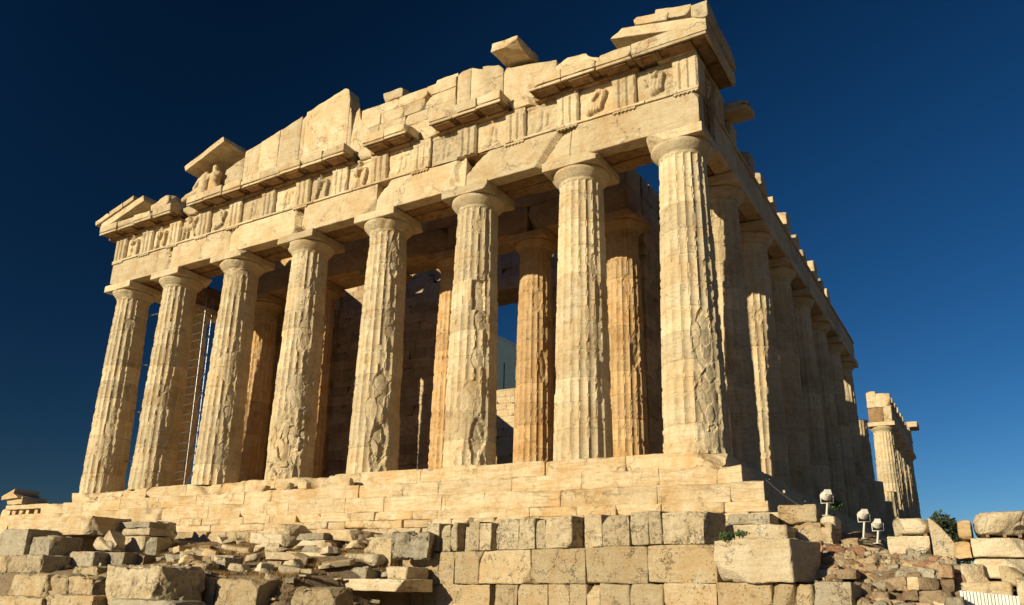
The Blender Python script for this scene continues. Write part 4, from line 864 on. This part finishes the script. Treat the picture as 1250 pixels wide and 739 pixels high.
floodlight(1009, 595, 613, 630, -3.3, 'white floodlight on a short pole standing on a small pale block', .4, math.radians(-150))
floodlight(1054, 619, 636, 658, -2.6, 'white floodlight in shade behind the rubble heap, nearer the temple corner', .4, math.radians(-150))
floodlight(1071, 631, 647, 664, -2.6, 'white floodlight in shade behind the rubble heap, lower and further right', .4, math.radians(-165))
mb = MB(); a = at(935, 586, -.9); b = at(1012, 632, -2.6); pts = [a + (b - a) * t + np.array([0, 0, -.35 * math.sin(math.pi * t) * .4]) for t in np.linspace(0, 1, 14)]
tube(mb, pts, .012, 6); mb.build('cable', M_CABLE, label='thin dark cable sagging from the temple steps to the floodlight', cat='cable')

# ------------------------------------------------------------------ plants and grass
def leaves(mb, centre, rad, n, size, seed, flat=.6, up=0.):
    r_ = np.random.RandomState(seed); d = r_.normal(size=(n, 3)); d /= np.linalg.norm(d, axis=1)[:, None]
    rr_ = r_.uniform(.25, 1, n) ** .5 * (1 + .35 * vn(d * 2.2 + seed, seed)); P = np.array(centre) + d * rr_[:, None] * np.array(rad)
    a = r_.normal(size=(n, 3)); a[:, 2] += up; a /= np.linalg.norm(a, axis=1)[:, None]; b = np.cross(a, r_.normal(size=(n, 3))); b /= np.linalg.norm(b, axis=1)[:, None]
    L_ = size * r_.uniform(.6, 1.3, n)[:, None]; wv_ = L_ * .28
    V = np.stack([P, P + a * L_ * .5 + b * wv_, P + a * L_, P + a * L_ * .5 - b * wv_], 1).reshape(-1, 3); F = np.arange(4 * n).reshape(n, 4); mb.add(V, F, .5); return mb
def weed(u, v, y, rad, n, size, label, seed):
    p = at(u, v, y); e = MB(); leaves(e, (p[0], p[1], p[2] + rad * .4), (rad * 1.4, rad * .7, rad * .6), n, size, seed, up=.8)
    for k in range(8): q = np.random.RandomState(seed + k).uniform(-1, 1, 3) * rad; tube(e, [(p[0] + q[0] * .3, p[1] + q[1] * .3, p[2] - .05), (p[0] + q[0], p[1] + q[1] * .6, p[2] + rad * .8)], .004, 4)
    e.build('weed', M_GREEN, label=label, cat='weed', group='green weeds growing among the stones')
weed(887, 659, -5.75, .12, 380, .05, 'green weed tuft on top of the big pale wall block', 5)
weed(905, 655, -5.4, .10, 200, .05, 'tiny green sprig right of the weed tuft on the wall block', 6)
weed(1021, 620, -2.9, .13, 260, .06, 'leafy green weed beside the upper floodlight', 7)
e = empty('bush', tuple(at(1152, 668, 4.0)), 'dark green bush showing behind the tall slanting cream block', 'bush')
p = at(1152, 650, 4.0); mb = MB(); leaves(mb, p, (.42, .4, .5), 2200, .11, 9); leaves(mb, p + np.array([.4, 0, -.5]), (.34, .35, .35), 1000, .10, 10); mb.build('foliage', M_DKLEAF, e)
mb = MB(); tube(mb, [tuple(p + np.array([.1, 0, -1.6])), tuple(p + np.array([0, 0, -.3])), tuple(p + np.array([-.1, 0, .3]))], [.06, .04, .015], 7); tube(mb, [tuple(p + np.array([.05, 0, -.9])), tuple(p + np.array([.45, .05, -.3]))], [.03, .01], 6); mb.build('stem', M_BARK, e)
r_ = np.random.RandomState(3); n = 110000; gx = r_.uniform(-19, -3.2, n); gy = edge(gx) + r_.uniform(-.5, 4.2, n); cl = vn(np.stack([gx * .9, gy * 1.4, gx * 0], 1), 5); k = (cl > -.12) & (gy < -1.9 - .0 * gx)
gx, gy = gx[k], gy[k]; n = len(gx); gz = gh(gx, gy) + .10 * fbm(np.stack([gx * .9, gy * .9, gx * 0], 1), 4, 3) - .06
hgt = r_.uniform(.05, .17, n); ang = r_.uniform(0, 6.28, n); wv_ = .008; dx = np.cos(ang) * wv_; dy = np.sin(ang) * wv_; bx = r_.normal(0, .06, n); by = r_.normal(0, .06, n)
V = np.stack([np.stack([gx - dx, gy - dy, gz], 1), np.stack([gx + dx, gy + dy, gz], 1), np.stack([gx + bx, gy + by, gz + hgt], 1)], 1).reshape(-1, 3); F = np.arange(3 * n).reshape(n, 3)
MB().add(V, F).build('dry_grass', M_GRASS, origin=(0, 0, 0), kind='stuff', label='dry brown grass growing between the fallen blocks', cat='grass')
# gravel and chips
r_ = np.random.RandomState(8); gm_ = MB(); n = 1500
for i in range(n):
    x = r_.uniform(-22, 5); y = float(edge(x)) + r_.uniform(-1.6, 4.4)
    if y > -1.7: continue
    s = r_.uniform(.012, .035) * (2.2 if r_.rand() < .06 else 1); z = float(gh(x, y)) - .02; h_ = np.array([s, s * .8, s * .55]) * r_.uniform(.7, 1.3, 3)
    V = np.array([(a, b, c) for a in (-1, 1) for b in (-1, 1) for c in (-1, 1)]) * h_ * r_.uniform(.6, 1.1, (8, 3)); an = r_.uniform(0, 6.28); R_ = np.array([[math.cos(an), -math.sin(an), 0], [math.sin(an), math.cos(an), 0], [0, 0, 1]])
    gm_.add(V @ R_.T + np.array([x, y, z + s * .3]), np.array([[0, 1, 3, 2], [4, 6, 7, 5], [0, 4, 5, 1], [2, 3, 7, 6], [0, 2, 6, 4], [1, 5, 7, 3]]), r_.rand())
gm_.build('stone_chips', M_GREY, origin=(0, 0, 0), smooth=False, kind='stuff', label='small stone chips scattered over the dry ground', cat='gravel')

# ------------------------------------------------------------------ gable sculptures and loose slabs
def blobs(name, els, mat, **kw):
    mbd = bpy.data.metaballs.new('m'); mbd.resolution = .045; mbd.render_resolution = .045; mbd.threshold = .4
    for x, y, z, r in els:
        b = mbd.elements.new(); b.co = (x, y, z); b.radius = r
    ob = bpy.data.objects.new('m', mbd); COL.objects.link(ob); bpy.context.view_layer.update()
    dg = bpy.context.evaluated_depsgraph_get(); me = bpy.data.meshes.new_from_object(ob.evaluated_get(dg)); bpy.data.objects.remove(ob)
    V = np.array([v.co for v in me.vertices]); F = np.array([list(p.vertices) + ([p.vertices[2]] if len(p.vertices) == 3 else []) for p in me.polygons])
    V = V + .018 * np.stack([fbm(V * 5 + 9 * i, 3, i) for i in range(3)], 1)
    return MB().add(V, F).build(name, mat, **kw)
def limb(a, b, r0, r1, n=7): return [(a[0] + (b[0] - a[0]) * t, a[1] + (b[1] - a[1]) * t, a[2] + (b[2] - a[2]) * t, r0 + (r1 - r0) * t) for t in np.linspace(0, 1, n)]
sx = -24.0
blobs('statue', limb((sx, .0, 13.75), (sx - .05, 0, 14.1), .42, .40) + limb((sx - .05, 0, 14.1), (sx + .0, .0, 14.75), .40, .36) + limb((sx - .3, -.05, 14.7), (sx + .3, 0, 14.75), .2, .2) + limb((sx, 0, 14.75), (sx + .05, -.02, 14.92), .2, .18) +
      limb((sx - .1, -.15, 14.05), (sx - .85, -.22, 13.85), .28, .2) + limb((sx - .85, -.22, 13.85), (sx - 1.25, -.2, 13.78), .2, .15) + limb((sx - .32, -.1, 14.65), (sx - .55, -.18, 14.2), .17, .14), M_STEP,
      label='headless seated marble figure reclining under the loose slab on the left of the gable', cat='statue', group='worn figures in the left of the gable')
sx = -23.35
blobs('statue', limb((sx, .0, 13.8), (sx, 0, 14.7), .40, .34) + limb((sx - .25, 0, 14.75), (sx + .25, 0, 14.75), .2, .19) + limb((sx, 0, 14.8), (sx - .02, -.02, 15.12), .17, .2) + limb((sx + .1, -.15, 14.2), (sx + .45, -.2, 13.85), .24, .18) + limb((sx - .3, -.05, 14.75), (sx - .5, -.1, 14.5), .15, .12),
      M_STEP, label='upright worn marble figure leaning on its reclining neighbour in the left of the gable', cat='statue', group='worn figures in the left of the gable')
mb = MB(); stone(mb, (-23.7, .45, 15.68), (2.75, 2.0, .30), ty=-.33, chip=.03, rough=.01, bites=1, bite=.2); mb.build('roof_slab', M_STEP, label='tilted marble slab resting over the seated figures on the left of the gable', cat='marble slab')
mb = MB(); stone(mb, (-6.95, .25, 15.45), (1.2, 1.7, .36), ty=.14, tx=-.05, rz=-.1, chip=.04, rough=.012, bites=2, bite=.15); mb.build('roof_block', M_STEP, label='single tilted marble block perched on the gable right of its middle', cat='marble block')
# ------------------------------------------------------------------ scaffolding on the north side, seen between the columns
SC = empty('scaffold_ladder', (-26.9, 3.2, 0), 'slim steel scaffold ladder standing between the second and third columns from the left', 'scaffolding')
for x, y in ((-26.72, 3.2), (-26.72, 3.62)): tube(MB(), [(x, y, 0), (x - .25, y, 10.3)], .022, 8).build('upright', M_METAL, SC)
for k in range(21):
    z = .35 + k * .47 + .05 * math.sin(k * 2.1); x = -26.72 - .025 * z; mb = MB(); tube(mb, [(x - .75, 3.14, z - .03), (x + .06, 3.18, z + .03)], .02, 6); mb.build('rung', M_METAL, SC)
for k in range(10):
    z = .4 + k; x = -26.72 - .025 * z; mb = MB(); tube(mb, [(x, 3.2, z), (x - .02, 3.62, z + .9)], .012, 6); mb.build('brace', M_METAL, SC)
TIE = ['steel tie bar high up between the two leftmost columns', 'steel tie bar at mid height between the two leftmost columns', 'steel tie bar below mid height between the two leftmost columns', 'steel tie bar near the foot of the two leftmost columns']
for (u0, v0, u1, v1), lb in zip(((172, 388, 194, 383), (158, 445, 180, 446), (160, 500, 172, 504), (140, 565, 160, 563)), TIE):
    a, b = at(u0, v0, 1.5), at(u1, v1, 1.5); t = MB(); tube(t, [tuple(a), tuple(b)], .03, 8); tube(t, [tuple(a - np.array([0, .0, .08])), tuple(a + np.array([0, 0, .08]))], .05, 8); t.build('tie_bar', M_METAL, label=lb, cat='tie bar', group='steel tie bars between the left columns')
# ------------------------------------------------------------------ inside the ruin: workshop and stacked restoration stones seen through the door
SH = empty('shelter', (-36, 50, -2.4), 'tall blue grey gabled shelter over the works, seen through the great door', 'shelter')
xa, xb, yf, zf, ze, zr = -40.4, -31.6, 46., -2.4, 19.2, 22.; xm = -40.0; mb = MB()
V = [(xa, yf, zf), (xb, yf, zf), (xb, yf, ze), (xm, yf, zr + 2.), (xa, yf, zr + 1.8)]; W2 = [(x, y + 8, z) for x, y, z in V]
mb.add(np.array(V + W2), np.array([[0, 1, 2, 4], [5, 9, 7, 6], [1, 6, 7, 2], [0, 4, 9, 5]])); mb.add(np.array(V + W2), np.array([[4, 2, 3, 3], [9, 8, 7, 7]])); mb.build('wall', M_SHED, SH, smooth=False)
mb = MB()
e0 = np.array([xb + .3, yf - .3, ze - .25]); r0_ = np.array([xm, yf - .3, zr + 2.1]); q = np.array([e0, r0_, r0_ + (0, 8.5, 0), e0 + (0, 8.5, 0)]); mb.add(np.vstack([q, q + (0, 0, .18)]), np.array([[0, 1, 2, 3], [4, 7, 6, 5], [0, 4, 5, 1], [3, 2, 6, 7], [0, 3, 7, 4]]))
mb.build('roof', M_SHED, SH, smooth=False)
for x in (-38., -36.2, -34.9, -33.4): tube(MB(), [(x, yf - .08, zf), (x, yf - .08, ze - .6)], .05, 6).build('batten', M_SHED, SH)
# ------------------------------------------------------------------ distant ruin at far left: a small temple corner
ER = empty('distant_ruin', (-93, 30, -3), 'small distant ruin with a low gable and slim columns at the far left horizon', 'ruin')
def far(u, v, y=30): return at(u, v, y)
def fbox(n, u0, v0, u1, v1, dep, y=30, mat=M_STEP):
    a, b = at(u0, (v0 + v1) / 2, y), at(u1, (v0 + v1) / 2, y); zt = at((u0 + u1) / 2, v0, y)[2]; zb = at((u0 + u1) / 2, v1, y)[2]
    mb = MB(); span(mb, a[0], b[0], y, y + dep, zb, zt, chip=.1, rough=.03, res=.5, bites=1, bite=.3, fs=1.); mb.build(n, mat, ER)
fbox('wall', 8.5, 607, 27, 616, 3); fbox('architrave', 7, 616, 58, 621.5, 3.2, y=29.9); fbox('wall', -8, 622, 3.5, 716, 2, y=31)
for a in (13, 21, 29.5, 40, 49): fbox('column', a, 621.5, a + 4, 645, 1, y=30.2)
fbox('wall', 4, 640, 62, 716, 6, y=29.5)
a = at(4, 608, 29.8); b = at(24, 608, 29.8); zt_ = at(17, 597.5, 29.8)[2]; mb = MB(); V = np.array([(a[0], 29.6, a[2] - .25), (b[0], 29.6, a[2] - .1), (b[0] - 1.2, 29.6, zt_ - .5), ((a[0] + b[0]) / 2 + .8, 29.6, zt_), (a[0], 29.6, a[2] + .15)]); V = np.vstack([V, V + (0, 3, 0)])
mb.add(V, np.array([[0, 1, 2, 4], [5, 9, 7, 6], [0, 5, 6, 1], [1, 6, 7, 2], [2, 7, 8, 3], [3, 8, 9, 4], [4, 9, 5, 0]])); mb.add(V, np.array([[4, 2, 3, 3], [9, 8, 7, 7]])); mb.build('gable', M_STEP, ER, smooth=False)
